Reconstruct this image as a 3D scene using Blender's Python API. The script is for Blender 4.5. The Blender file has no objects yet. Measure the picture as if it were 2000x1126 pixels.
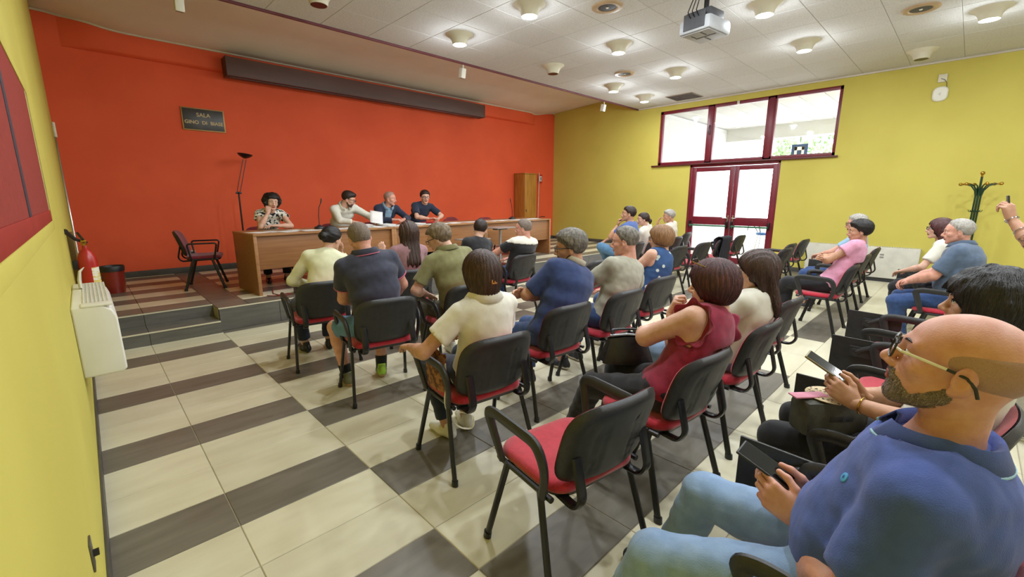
import bpy, bmesh, math, random
import numpy as np
from mathutils import Vector, Matrix, Euler

# ------------------------------------------------------------------ camera, world, light, exposure
SC = bpy.context.scene
COL = SC.collection
cam_d = bpy.data.cameras.new('camera'); cam = bpy.data.objects.new('camera', cam_d); COL.objects.link(cam)
cam.location = (0, 0, 1.55)
cam.rotation_euler = (math.radians(90 - 11.57), 0, math.radians(-44.1))
cam_d.sensor_fit = 'HORIZONTAL'; cam_d.sensor_width = 36; cam_d.lens = 36 * 855 / 2000
cam_d.clip_start = .02; cam_d.clip_end = 200
SC.camera = cam
W = bpy.data.worlds.new('world'); SC.world = W; W.use_nodes = True
bg = W.node_tree.nodes['Background']; bg.inputs[0].default_value = (.86, .92, 1, 1); bg.inputs[1].default_value = 7.5
SC.view_settings.view_transform = 'Standard'; SC.view_settings.look = 'None'
SC.view_settings.gamma = 1; SC.view_settings.use_curve_mapping = False
SC.view_settings.exposure = 0.15
LAMP_W = 38.5        # power of one ceiling lamp
LAMP_C = (.86, .93, 1.)

# ------------------------------------------------------------------ helpers
R = math.radians
def lin(c):
    if isinstance(c, str):
        c = [int(c[i:i + 2], 16) / 255 for i in (0, 2, 4)]
    return tuple((x / 12.92 if x <= .04045 else ((x + .055) / 1.055) ** 2.4) for x in c) + (1,)
_M = {}
def mat(name, col, rough=.5, col2=None, scale=6., bump=0., bscale=120., metal=0., stretch=None, spec=.5, sss=0., detail=4., sheen=0., contrast=(.35, .65), emit=None, bstretch=None, coat=0., world=False, vary=0.):
    """procedural material: two tones mixed by noise, fine bump"""
    if name in _M: return _M[name]
    m = bpy.data.materials.new(name); m.use_nodes = True; nt = m.node_tree; b = nt.nodes['Principled BSDF']
    b.inputs['Roughness'].default_value = rough; b.inputs['Metallic'].default_value = metal
    b.inputs['Specular IOR Level'].default_value = spec
    if sss: b.inputs['Subsurface Weight'].default_value = sss; b.inputs['Subsurface Radius'].default_value = (.012, .004, .002); b.inputs['Subsurface Scale'].default_value = 1.
    if sheen: b.inputs['Sheen Weight'].default_value = sheen
    if coat: b.inputs['Coat Weight'].default_value = coat
    tc = nt.nodes.new('ShaderNodeTexCoord'); src = tc.outputs['Object']
    if world: src = nt.nodes.new('ShaderNodeNewGeometry').outputs['Position']
    def mapped(st):
        if not st: return src
        mp = nt.nodes.new('ShaderNodeMapping'); mp.inputs['Scale'].default_value = st
        nt.links.new(src, mp.inputs[0]); return mp.outputs[0]
    if col2 is None: c = lin(col); col2l = tuple(x * .86 for x in c[:3]) + (1,)
    else: c = lin(col); col2l = lin(col2)
    n = nt.nodes.new('ShaderNodeTexNoise'); n.inputs['Scale'].default_value = scale; n.inputs['Detail'].default_value = detail
    nt.links.new(mapped(stretch), n.inputs[0])
    r = nt.nodes.new('ShaderNodeValToRGB'); r.color_ramp.elements[0].position = contrast[0]; r.color_ramp.elements[1].position = contrast[1]
    r.color_ramp.elements[0].color = c; r.color_ramp.elements[1].color = col2l
    nt.links.new(n.outputs[0], r.inputs[0]); 
    out = r.outputs[0]
    if vary:
        oi = nt.nodes.new('ShaderNodeObjectInfo'); mr = nt.nodes.new('ShaderNodeMapRange'); mr.inputs[3].default_value = 1 - vary; mr.inputs[4].default_value = 1 + vary
        hv = nt.nodes.new('ShaderNodeHueSaturation'); nt.links.new(oi.outputs['Random'], mr.inputs[0]); nt.links.new(mr.outputs[0], hv.inputs['Value']); nt.links.new(out, hv.inputs['Color']); out = hv.outputs[0]
    nt.links.new(out, b.inputs['Base Color'])
    if bump:
        n2 = nt.nodes.new('ShaderNodeTexNoise'); n2.inputs['Scale'].default_value = bscale; n2.inputs['Detail'].default_value = 3
        nt.links.new(mapped(bstretch if bstretch else stretch), n2.inputs[0])
        bp = nt.nodes.new('ShaderNodeBump'); bp.inputs['Strength'].default_value = bump; bp.inputs['Distance'].default_value = .004
        nt.links.new(n2.outputs[0], bp.inputs['Height']); nt.links.new(bp.outputs[0], b.inputs['Normal'])
    if emit: b.inputs['Emission Color'].default_value = lin(emit[0]); b.inputs['Emission Strength'].default_value = emit[1]
    _M[name] = m
    return m
def glass_mat(name, tint=(1, 1, 1, 1), gl=.08):
    if name in _M: return _M[name]
    m = bpy.data.materials.new(name); m.use_nodes = True; nt = m.node_tree; nt.nodes.clear()
    o = nt.nodes.new('ShaderNodeOutputMaterial'); mx = nt.nodes.new('ShaderNodeMixShader'); t = nt.nodes.new('ShaderNodeBsdfTransparent'); g = nt.nodes.new('ShaderNodeBsdfGlossy')
    t.inputs[0].default_value = tint; g.inputs['Roughness'].default_value = .02
    mx.inputs[0].default_value = gl
    nt.links.new(t.outputs[0], mx.inputs[1]); nt.links.new(g.outputs[0], mx.inputs[2]); nt.links.new(mx.outputs[0], o.inputs[0])
    _M[name] = m; return m

def link(name, me, m=None, parent=None, loc=None, rz=0):
    o = bpy.data.objects.new(name, me); COL.objects.link(o)
    if m is not None and me is not None and not me.materials: me.materials.append(m)
    if parent is not None: o.parent = parent
    if loc is not None: o.location = loc
    if rz: o.rotation_euler = (0, 0, rz)
    return o
def tag(o, label=None, cat=None, group=None, kind=None):
    if label: o['label'] = label
    if cat: o['category'] = cat
    if group: o['group'] = group
    if kind: o['kind'] = kind
    return o
def thing(name, label, cat, loc=(0, 0, 0), rz=0., group=None):
    o = bpy.data.objects.new(name, None); COL.objects.link(o); o.empty_display_size = .1
    o.location = loc; o.rotation_euler = (0, 0, rz)
    return tag(o, label, cat, group)
def copy_tree(o, parent=None):
    c = o.copy(); COL.objects.link(c)
    if parent is not None: c.parent = parent
    for ch in list(o.children): copy_tree(ch, c)
    return c

def cut_holes(o, boxes):
    """real openings cut through a part"""
    mb = MB()
    for b in boxes: mb.box(*b)
    c = mb.obj('cutter', None, o.parent, smooth=False); md = o.modifiers.new('opening', 'BOOLEAN'); md.operation = 'DIFFERENCE'; md.object = c; md.solver = 'EXACT'
    bpy.context.view_layer.update(); me = bpy.data.meshes.new_from_object(o.evaluated_get(bpy.context.evaluated_depsgraph_get())); o.modifiers.clear(); o.data = me; bpy.data.objects.remove(c)
    me.set_sharp_from_angle(angle=R(35)); return o

class MB:
    """collects polygons of one part"""
    def __init__(s): s.v = []; s.f = []; s.M = Matrix.Identity(4)
    def add(s, vs, fs):
        n = len(s.v); s.v += [tuple(s.M @ Vector(v)) for v in vs]; s.f += [tuple(i + n for i in f) for f in fs]; return s
    def box(s, x0, x1, y0, y1, z0, z1, bev=0.):
        if bev <= 0:
            v = [(x, y, z) for z in (z0, z1) for y in (y0, y1) for x in (x0, x1)]
            return s.add(v, [(0, 2, 3, 1), (4, 5, 7, 6), (0, 1, 5, 4), (2, 6, 7, 3), (0, 4, 6, 2), (1, 3, 7, 5)])
        bm = bmesh.new(); bmesh.ops.create_cube(bm, size=1)
        for v in bm.verts: v.co = ((x0 + x1) / 2 + v.co.x * (x1 - x0), (y0 + y1) / 2 + v.co.y * (y1 - y0), (z0 + z1) / 2 + v.co.z * (z1 - z0))
        bmesh.ops.bevel(bm, geom=bm.edges[:], offset=min(bev, .49 * min(x1 - x0, y1 - y0, z1 - z0)), segments=2, profile=.6, affect='EDGES')
        return s.frombm(bm)
    def frombm(s, bm):
        bm.verts.index_update(); vs = [v.co.copy() for v in bm.verts]; fs = [[v.index for v in f.verts] for f in bm.faces]; bm.free(); return s.add(vs, fs)
    def tube(s, pts, r, n=8, caps=True, flat=None):
        """sweep a circle (radius r or list) along points; flat=(ax) squash factor across"""
        pts = [Vector(p) for p in pts]; k = len(pts); rr = r if isinstance(r, (list, tuple)) else [r] * k
        T = []
        for i in range(k):
            a = pts[max(i - 1, 0)]; b = pts[min(i + 1, k - 1)]; t = (b - a); T.append(t.normalized() if t.length > 1e-9 else Vector((0, 0, 1)))
        up = Vector((0, 0, 1)) if abs(T[0].z) < .9 else Vector((1, 0, 0))
        vs = []; fs = []; N = (up - T[0] * up.dot(T[0])).normalized()
        for i in range(k):
            N = (N - T[i] * N.dot(T[i])); N = N.normalized() if N.length > 1e-6 else T[i].orthogonal().normalized()
            B = T[i].cross(N)
            for j in range(n):
                a = 2 * math.pi * j / n; q = flat if flat else 1.
                vs.append(pts[i] + N * math.cos(a) * rr[i] + B * math.sin(a) * rr[i] * q)
        for i in range(k - 1):
            for j in range(n): a = i * n + j; b = i * n + (j + 1) % n; fs.append((a, b, b + n, a + n))
        if caps: fs.append(tuple(reversed(range(n)))); fs.append(tuple(range((k - 1) * n, k * n)))
        return s.add(vs, fs)
    def lathe(s, prof, c=(0, 0, 0), n=24, closed=False):
        vs = []; fs = []; k = len(prof)
        for r_, z in prof:
            for j in range(n): a = 2 * math.pi * j / n; vs.append((c[0] + r_ * math.cos(a), c[1] + r_ * math.sin(a), c[2] + z))
        for i in range(k - 1):
            for j in range(n): a = i * n + j; b = i * n + (j + 1) % n; fs.append((a, b, b + n, a + n))
        if prof[0][0] > 1e-6: fs.append(tuple(reversed(range(n))))
        if prof[-1][0] > 1e-6: fs.append(tuple(range((k - 1) * n, k * n)))
        return s.add(vs, fs)
    def ball(s, c, r, n=12):
        rx = r if isinstance(r, (tuple, list)) else (r, r, r)
        vs = [(c[0], c[1], c[2] - rx[2])]; fs = []; m = n // 2
        for i in range(1, m):
            p = -math.pi / 2 + math.pi * i / m
            for j in range(n): a = 2 * math.pi * j / n; vs.append((c[0] + rx[0] * math.cos(p) * math.cos(a), c[1] + rx[1] * math.cos(p) * math.sin(a), c[2] + rx[2] * math.sin(p)))
        vs.append((c[0], c[1], c[2] + rx[2])); L = len(vs) - 1
        for j in range(n):
            fs.append((0, 1 + (j + 1) % n, 1 + j)); b = 1 + (m - 2) * n; fs.append((L, b + j, b + (j + 1) % n))
        for i in range(m - 2):
            for j in range(n): a = 1 + i * n + j; b = 1 + i * n + (j + 1) % n; fs.append((a, b, b + n, a + n))
        return s.add(vs, fs)
    def prism(s, poly, z0, z1):
        n = len(poly); vs = [(x, y, z0) for x, y in poly] + [(x, y, z1) for x, y in poly]
        return s.add(vs, [tuple(reversed(range(n))), tuple(range(n, 2 * n))] + [(i, (i + 1) % n, n + (i + 1) % n, n + i) for i in range(n)])
    def grid(s, fn, nu, nv, thick=None):
        vs = [fn(i / nu, j / nv) for j in range(nv + 1) for i in range(nu + 1)]
        fs = [(j * (nu + 1) + i, j * (nu + 1) + i + 1, (j + 1) * (nu + 1) + i + 1, (j + 1) * (nu + 1) + i) for j in range(nv) for i in range(nu)]
        return s.add(vs, fs)
    def mesh(s, name, smooth=True, angle=35):
        me = bpy.data.meshes.new(name); me.from_pydata(s.v, [], s.f); me.validate(); me.update()
        bm = bmesh.new(); bm.from_mesh(me); bmesh.ops.recalc_face_normals(bm, faces=bm.faces[:]); bm.to_mesh(me); bm.free()
        if smooth:
            me.polygons.foreach_set('use_smooth', [True] * len(me.polygons)); me.set_sharp_from_angle(angle=R(angle))
        return me
    def obj(s, name, m, parent=None, smooth=True, angle=35, loc=None, rz=0): return link(name, s.mesh(name, smooth, angle), m, parent, loc, rz)
def solidify(o, t, offset=-1.):
    md = o.modifiers.new('thickness', 'SOLIDIFY'); md.thickness = t; md.offset = offset; return o
def arc(c, r, a0, a1, n, plane='yz'):
    out = []
    for i in range(n + 1):
        a = R(a0 + (a1 - a0) * i / n); u, v = r * math.cos(a), r * math.sin(a)
        out.append((c[0], c[1] + u, c[2] + v) if plane == 'yz' else ((c[0] + u, c[1], c[2] + v) if plane == 'xz' else (c[0] + u, c[1] + v, c[2])))
    return out
def fillet(pts, rad, n=4):
    """round the inner corners of a polyline"""
    P = [Vector(p) for p in pts]; out = [P[0]]
    for i in range(1, len(P) - 1):
        a = (P[i - 1] - P[i]); b = (P[i + 1] - P[i]); d = min(rad, a.length * .49, b.length * .49)
        A = P[i] + a.normalized() * d; B = P[i] + b.normalized() * d
        for k in range(n + 1):
            t = k / n; out.append(A * (1 - t) ** 2 + P[i] * 2 * t * (1 - t) + B * t * t)
    return out + [P[-1]]

# ------------------------------------------------------------------ materials
RED_W = mat('red_paint', 'E65C32', .75, 'DE552C', 1.2, bump=.15, bscale=90)
YEL_W = mat('yellow_paint', 'CCC05A', .7, 'C4B752', .9, bump=.12, bscale=70)
WHITE_P = mat('white_plaster', 'D6D0C4', .8, 'CFC8BA', 1.5, bump=.15, bscale=60)
PANEL = mat('ceiling_fibre_panel', 'CFCECB', .9, 'BFBDB8', 55, bump=.6, bscale=110, contrast=(.45, .7), world=True, vary=.03)
TILE_L = mat('light_stone_tile', 'D6D0B6', .33, 'C4BCA0', 3.2, stretch=(.5, 2.2, 1), contrast=(.3, .75), spec=.45, detail=7, world=True, vary=.06)
TILE_D = mat('dark_stone_tile', '746E62', .36, '645E52', 5, stretch=(.5, 3.5, 1), contrast=(.3, .7), spec=.45, detail=7, world=True, vary=.06)
GREY_T = mat('grey_riser_tile', '67655F', .4, '5A5853', 6, stretch=(.6, 1, 4), world=True, vary=.06)
GROUT = mat('grout', 'A89E88', .9)
BASEB = mat('dark_baseboard', '4F4C46', .5, '45423D', 5)
MAROON = mat('maroon_frame', '7A1F2E', .35, '6C1A28', 3)
BLK_PL = mat('black_plastic', '2A2A2B', .42, '232324', 30, bump=.25, bscale=350)
BLK_MT = mat('black_metal', '141416', .32, '1B1B1D', 20)
RED_F = mat('red_upholstery', 'C01E38', .85, 'AE1830', 60, bump=.5, bscale=500, sheen=.4)
DRED_F = mat('dark_red_upholstery', '7E1428', .85, '6F1022', 60, bump=.5, bscale=500, sheen=.3)
WOOD = mat('desk_wood', '9A6A40', .4, '83552F', 5, stretch=(.35, 3, 7), contrast=(.25, .75), detail=8)
WOOD_T = mat('desk_top_wood', 'A87A50', .35, '96683F', 5, stretch=(.35, 4, 4), detail=8)
WOOD_C = mat('cabinet_wood', 'B5803A', .22, '9F6C2C', 4, stretch=(5, 3, .5), detail=8)
WHITE_M = mat('white_enamel', 'E8E6DA', .4, 'E0DED0', 3)
CREAM = mat('cream_plastic', 'D9D4BE', .45)
PAPER = mat('paper', 'EDEBE6', .8, 'E2E0DC', 4)
CHROME = mat('chrome', 'C8C8CC', .18, metal=1.)
BRASS = mat('brass', 'C09A45', .25, 'A88235', 8, metal=1.)
LAMP_E = mat('lamp_glow', 'FFFFFF', .5, emit=('FFF6E0', 25.))
GREENM = mat('green_enamel', '12361F', .35, '0E2C19', 6)
GLASS = glass_mat('window_glass')

# ------------------------------------------------------------------ the room shell
XL, XR, YF, YB = -.13, 11.0, 9.45, -2.8
SY = 6.03            # front edge of the stage
SZ = .28             # stage height
ZC = 3.87            # main ceiling
random.seed(4)
def struct(o): o['kind'] = 'structure'; return o

# floor: slab + single tiles
floor = struct(MB().box(XL - .2, XR + .2, YB - .2, SY + .4, -.12, -.004).obj('floor', GROUT, smooth=False))
PX, PY, X0, Y0 = 2 / 3, 1 / 3, .341, 1.243
def tile_dark(cx, cy):
    row = round((cy - (Y0 + PY / 2)) / PY)
    A = (cx < 1.0) or (4.34 < cx < 5.68) or cx > 9.0
    return row % 3 == (0 if A else 2)
_tm = {}
def tile_mesh(w, d, m, t=.012, bev=.0025, name='tile'):
    k = (round(w, 3), round(d, 3), m.name)
    if k not in _tm:
        w2, d2 = w / 2 - .002, d / 2 - .002; b = bev
        v = [(-w2, -d2, -t), (w2, -d2, -t), (w2, d2, -t), (-w2, d2, -t), (-w2, -d2, -b), (w2, -d2, -b), (w2, d2, -b), (-w2, d2, -b),
             (-w2 + b, -d2 + b, 0), (w2 - b, -d2 + b, 0), (w2 - b, d2 - b, 0), (-w2 + b, d2 - b, 0)]
        f = [(8, 9, 10, 11)] + [(a, (a + 1) % 4, 4 + (a + 1) % 4, 4 + a) for a in range(4)] + [(4 + a, 4 + (a + 1) % 4, 8 + (a + 1) % 4, 8 + a) for a in range(4)]
        me = bpy.data.meshes.new(name); me.from_pydata(v, [], f); me.update(); me.materials.append(m); _tm[k] = me
    return _tm[k]
cells = []
ix0 = math.floor((XL - X0) / PX); ix1 = math.ceil((XR - X0) / PX); iy0 = math.floor((YB - Y0) / PY); iy1 = math.ceil((SY - Y0) / PY)
for i in range(ix0, ix1):
    for j in range(iy0, iy1):
        a, b = max(X0 + i * PX, XL), min(X0 + (i + 1) * PX, XR); c, d = max(Y0 + j * PY, YB), min(Y0 + (j + 1) * PY, SY)
        if b - a < .01 or d - c < .01: continue
        cx, cy = (a + b) / 2, (c + d) / 2
        dk = tile_dark(X0 + (i + .5) * PX, Y0 + (j + .5) * PY)
        ang = abs(math.degrees(math.atan2(cx, cy)) - 44)
        cells.append((math.hypot(cx, cy) + (20 if ang > 58 else 0), a, b, c, d, dk))
cells.sort()
for q, a, b, c, d, dk in cells[:300]:
    link('tile', tile_mesh(b - a, d - c, TILE_D if dk else TILE_L), None, floor, ((a + b) / 2, (c + d) / 2, 0))
far = MB(); idx = []
for q, a, b, c, d, dk in cells[300:]:
    far.box(a + .002, b - .002, c + .002, d - .002, -.012, 0); idx += [1 if dk else 0] * 6
o = far.obj('tile_field', TILE_L, floor, smooth=False); o.data.materials.append(TILE_D); o.data.polygons.foreach_set('material_index', idx); o['kind'] = 'stuff'

# stage: body with a cut for the two steps, tiles on top, grey riser slabs in front
stage = MB()
stage.box(1.0, XR, SY + .012, YF, 0, SZ - .012); stage.box(XL, 1.0, SY + .31, YF, 0, SZ - .012); stage.box(XL, 1.0, SY - .06, SY + .31, 0, .13)
stage = struct(stage.obj('stage_platform', GROUT, smooth=False))
def slab(x0, x1, y0, y1, z0, z1, m, name='tile'):
    return MB().box(x0 + .002, x1 - .002, y0, y1, z0, z1, .003).obj(name, m, stage, smooth=False)
xs = [1.0 + k * PX for k in range(16)]
for k in range(15): slab(xs[k], min(xs[k + 1], XR), SY, SY + .014, 0, SZ - .012, GREY_T, 'riser_slab')
for (a, b) in ((XL, .341), (.341, 1.0)):
    slab(a, b, SY - .075, SY - .06, 0, .13, GREY_T, 'riser_slab'); slab(a, b, SY - .075, SY + .3, .13, .142, GREY_T, 'step_tread'); slab(a, b, SY + .295, SY + .31, .142, SZ - .012, GREY_T, 'riser_slab')
slab(1.0, 1.014, SY, SY + .31, .13, SZ - .012, GREY_T, 'riser_slab')
slab(XL, 1.0, SY - .08, SY - .07, .128, .145, TILE_L, 'step_edge'); slab(1.0, XR, SY - .005, SY + .006, SZ - .014, SZ + .001, TILE_L, 'step_edge'); slab(XL, 1.0, SY + .29, SY + .3, SZ - .014, SZ + .001, TILE_L, 'step_edge')
def stile(a, b, c, d, m):
    link('tile', tile_mesh(b - a, d - c, m), None, stage, ((a + b) / 2, (c + d) / 2, SZ))
yy = SY; j = 0
while yy < YF - .01:
    y2 = min(yy + PY, YF); dk = j % 2 == 1
    for (a, b) in ((XL, .341), (.341, 1.0)):
        if y2 > SY + .34: stile(a, b, max(yy, SY + .30), y2, TILE_D if dk else TILE_L)
    stile(1.0, 1.333, yy, y2, TILE_D)
    for k in range(15):
        a, b = 1.333 + k * PX, min(1.333 + (k + 1) * PX, XR)
        if b - a > .02: stile(a, b, yy, y2, TILE_D if not dk else TILE_L)
    yy = y2; j += 1

# walls
WT = .22
wl = struct(MB().box(XL - WT, XL, YB, YF + WT, 0, 4.45).obj('wall_left', YEL_W, smooth=False))
wf = struct(MB().box(XL - WT, XR + WT, YF, YF + WT, 0, 4.45).obj('wall_front', RED_W, smooth=False))
sof = MB()   # slightly proud band under the stage ceiling with fading ends
def soff(u, v):
    x = .12 + u * 9.98; e = min(1, min(x - .12, 10.1 - x) / .3); e = e * e * (3 - 2 * e)
    prof = [(0, 3.70), (.10, 3.72), (.11, 3.74), (.11, 4.3), (0, 4.3)]
    p = prof[round(v * 4)]; return (x, YF - p[0] * e - .001, p[1])
sof.grid(soff, 60, 4).obj('wall_band', RED_W, wf, angle=60)
wb = struct(MB().box(XL - WT, XR + WT, YB - WT, YB, 0, 4.45).obj('wall_back', WHITE_P, smooth=False))
DY0, DY1, DZ, WY0, WY1, WZ0, WZ1 = 3.0, 5.0, 2.36, 2.06, 5.88, 2.40, 3.72
wr = MB()
wr.box(XR, XR + WT, YB, WY0, 0, 4.45).box(XR, XR + WT, WY1, YF + WT, 0, 4.45).box(XR, XR + WT, WY0, WY1, WZ1, 4.45)
wr.box(XR, XR + WT, WY0, DY0, 0, WZ0).box(XR, XR + WT, DY1, WY1, 0, WZ0)
struct(wr.obj('wall_right', YEL_W, smooth=False))
# baseboards
struct(MB().box(XL, XL + .012, YB, SY - .08, 0, .085, .003).obj('baseboard_left', BASEB))
struct(MB().box(XL, XR, YF - .012, YF, SZ, SZ + .1, .003).obj('baseboard_front', BASEB))
struct(MB().box(XR - .012, XR, YB, DY0, 0, .09, .003).box(XR - .012, XR, DY1, SY, 0, .09, .003).box(XR - .012, XR, SY, YF, SZ, SZ + .09, .003).obj('baseboard_right', BASEB))

# main ceiling with single fibre panels
ceil = struct(MB().box(XL, XR, YB, 6.51, ZC + .004, ZC + .05).obj('ceiling', mat('ceiling_gap', '8C8980', .9), smooth=False))
CX, CY, CP, CQ = 6.08, 2.46, .68, .675
for i in range(-10, 9):
    for j in range(-9, 7):
        a, b = max(CX + i * CP, XL), min(CX + (i + 1) * CP, XR); c, d = max(CY + j * CQ, YB), min(CY + (j + 1) * CQ, 6.51)
        if b - a < .03 or d - c < .03: continue
        o = link('ceiling_panel', tile_mesh(b - a, d - c, PANEL, .012, .004, 'ceiling_panel'), None, ceil, ((a + b) / 2, (c + d) / 2, ZC)); o.rotation_euler = (math.pi, 0, 0)
struct(MB().box(XR - .035, XR, YB, 6.51, ZC - .03, ZC, .006).obj('trim_1', WHITE_P))
# fascia where the ceiling steps up over the stage, with a maroon rail
struct(MB().box(XL, XR, 6.51, 6.53, ZC - .0, 4.45).obj('trim_2', WHITE_P, smooth=False))
struct(MB().box(XL, XR, 6.50, 6.535, ZC - .03, ZC + .002, .004).obj('trim_3', mat('maroon_rail', '6B3038', .5)))
def zst(x, y):
    e = max(0, min(1, min(x - XL - .02, XR - .05 - x) / .95)); e = e * e * (3 - 2 * e); e = min(1, e * 1.0)
    t = max(0, min(1, (y - 8.3) / 1.0)); t = t * t * (3 - 2 * t)
    return 4.30 - .055 * (y - 6.5) - .125 * e * t
def stc(u, v):
    x = XL - .05 + u * (XR - XL + .1); y = 6.5 + v * (YF - 6.45); return (x, y, zst(x, y))
o = struct(MB().grid(stc, 80, 24).obj('ceiling_stage', mat('stage_plaster', 'E4DDD0', .85, 'DDD5C6', 1.3, bump=.25, bscale=70))); solidify(o, .03, 1)
tp = []
for k in range(81):
    x = XL + (XR - XL) * k / 80; e = max(0, min(1, min(x - .12, 10.1 - x) / .3)); e = e * e * (3 - 2 * e); y = YF - .11 * e - .008; tp.append((x, y, zst(x, y) - .008))
struct(MB().tube(tp, .016, 6).obj('trim_4', CREAM))

# window and double door in the right wall
win = struct(thing('window_1', None, None)); win.pop('label', None); win.pop('category', None)
f = MB(); x0, x1 = XR + .03, XR + .11
for (a, b, c, d) in ((WY0, WY1, WZ0, WZ0 + .07), (WY0, WY1, WZ1 - .07, WZ1), (WY0, WY0 + .06, WZ0, WZ1), (WY1 - .07, WY1, WZ0, WZ1), (4.52, 4.68, WZ0, WZ1), (3.22, 3.40, WZ0, WZ1)):
    f.box(x0, x1, a, b, c, d, .006)
f.obj('window_frame', MAROON, win)
s_ = MB()
for y in (4.60, 3.31): s_.box(x0 - .012, x0, y - .055, y + .055, WZ0 + .03, WZ1 - .03, .004)
s_.obj('mullion_cover', MAROON, win)
for (a, b) in ((2.12, 3.22), (3.40, 4.52), (4.68, 5.81)): MB().box(x0 + .035, x0 + .041, a, b, WZ0 + .07, WZ1 - .07).obj('pane', GLASS, win, smooth=False)
MB().box(XR - .06, XR + .12, WY0 - .06, WY1 + .15, WZ0 - .035, WZ0, .005).obj('window_sill', mat('brown_sill', '5A2626', .4), win)
MB().tube([(x0 - .03, 4.6, 3.05), (x0 - .05, 4.6, 3.1), (x0 - .05, 4.6, 3.22), (x0 - .03, 4.6, 3.26)], .012, 8).obj('window_handle', BLK_MT, win)
MB().box(x0 - .03, x0, 3.98, 4.03, WZ1 - .07, WZ1 - .0, .004).obj('latch', CREAM, win)
door = struct(thing('door_1', None, None)); door.pop('label', None); door.pop('category', None)
f = MB().box(x0 - .01, x1, DY0, DY0 + .05, 0, DZ, .006).box(x0 - .01, x1, DY1 - .06, DY1, 0, DZ, .006).box(x0 - .01, x1, DY0, DY1, DZ - .05, DZ + .04, .006)
f.obj('door_frame', MAROON, door)
for (a, b, hs) in ((DY0 + .05, 3.945, 1), (3.955, DY1 - .06, -1)):
    lf = MB().box(x0, x1 - .02, a, a + .1, .02, DZ - .06, .006).box(x0, x1 - .02, b - .1, b, .02, DZ - .06, .006)
    lf.box(x0, x1 - .02, a + .1, b - .1, DZ - .16, DZ - .06, .006).box(x0, x1 - .02, a + .1, b - .1, .93, 1.12, .006).box(x0, x1 - .02, a + .1, b - .1, .02, .17, .006)
    leaf = lf.obj('door_leaf', MAROON, door)
    MB().box(x0 + .03, x0 + .036, a + .1, b - .1, 1.12, DZ - .16).obj('pane', GLASS, leaf, smooth=False); MB().box(x0 + .03, x0 + .036, a + .1, b - .1, .17, .93).obj('pane', GLASS, leaf, smooth=False)
    bar = MB().tube([(x0 - .07, a + .05, .91), (x0 - .07, b - .05, .91)], .02, 10); bar.obj('push_bar', mat('green_bar', '2F6B45', .35), leaf)
    br = MB()
    for y in (a + .05, b - .05): br.box(x0 - .08, x0, y - .02, y + .02, .86, 1.02, .008)
    br.obj('bar_bracket', BLK_MT, leaf)
    y = b - .05 if hs > 0 else a + .05
    MB().box(x0 - .012, x0, y - .02, y + .02, .98, 1.16, .004).tube([(x0 - .005, y, 1.1), (x0 - .05, y, 1.1), (x0 - .05, y + hs * -.1, 1.1)], .009, 8).obj('door_handle', CHROME, leaf)

# porch and the world beyond the door
PW = mat('porch_white', 'D2D2D0', .7, 'CBCBC9', 2)
struct(MB().box(XR + WT, 30, -6, 14, -.1, -.01).obj('floor_porch', mat('pale_paving', 'CFCBC2', .8, 'C2BDB2', 2), smooth=False))
struct(MB().box(XR + WT, 16.2, 6.1, 6.3, 0, 3.8).obj('wall_porch', PW, smooth=False))
pc = struct(MB().box(XR + WT, 16.4, -1, 6.3, 3.84, 3.95).obj('ceiling_porch', PW, smooth=False))
for k in range(14): MB().box(XR + WT + .01, 16.2, -.9 + k * .5, -.9 + k * .5 + .485, 3.82, 3.84, .004).obj('plank', PW, pc)
struct(MB().box(16.0, 16.4, -1, 6.3, 3.42, 3.84).obj('trim_5', PW, smooth=False))

# ------------------------------------------------------------------ conference chairs
def ring_outline(w, y0, y1, rad, n=6, front=None):
    pts = []
    for (cx, cy, a0) in ((w - rad, y1 - rad, 0), (-w + rad, y1 - rad, 90), (-w + rad, y0 + rad, 180), (w - rad, y0 + rad, 270)):
        for k in range(n + 1): a = R(a0 + 90 * k / n); pts.append((cx + rad * math.cos(a), cy + rad * math.sin(a)))
    return pts
def rings(mb, layers):
    """stack of closed outlines [(pts, zfunc)] joined; first and last capped"""
    vs = []; n = len(layers[0][0])
    for pts, z in layers: vs += [(x, y, z(x, y) if callable(z) else z) for x, y in pts]
    fs = [(i * n + j, i * n + (j + 1) % n, (i + 1) * n + (j + 1) % n, (i + 1) * n + j) for i in range(len(layers) - 1) for j in range(n)]
    fs += [tuple(reversed(range(n))), tuple(range((len(layers) - 1) * n, len(layers) * n))]
    return mb.add(vs, fs)
def shrink(pts, s, c=(0, .01)): return [(c[0] + (x - c[0]) * s, c[1] + (y - c[1]) * s) for x, y in pts]
def back_pt(u, v, w, z0, z1, off, n=4.2):
    """point of the backrest surface; u,v in -1..1 mapped to a rounded rectangle"""
    k = (abs(u) ** n + abs(v) ** n) ** (1 / n); m = max(abs(u), abs(v)); s = m / k if k > 1e-6 else 1
    a, b = u * s, v * s
    t = (b + 1) / 2; z = z0 + (z1 - z0) * t; x = a * w
    y = -.195 - .085 * t - .02 * t * t + .042 * a * a
    return x, y + off, z
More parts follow.
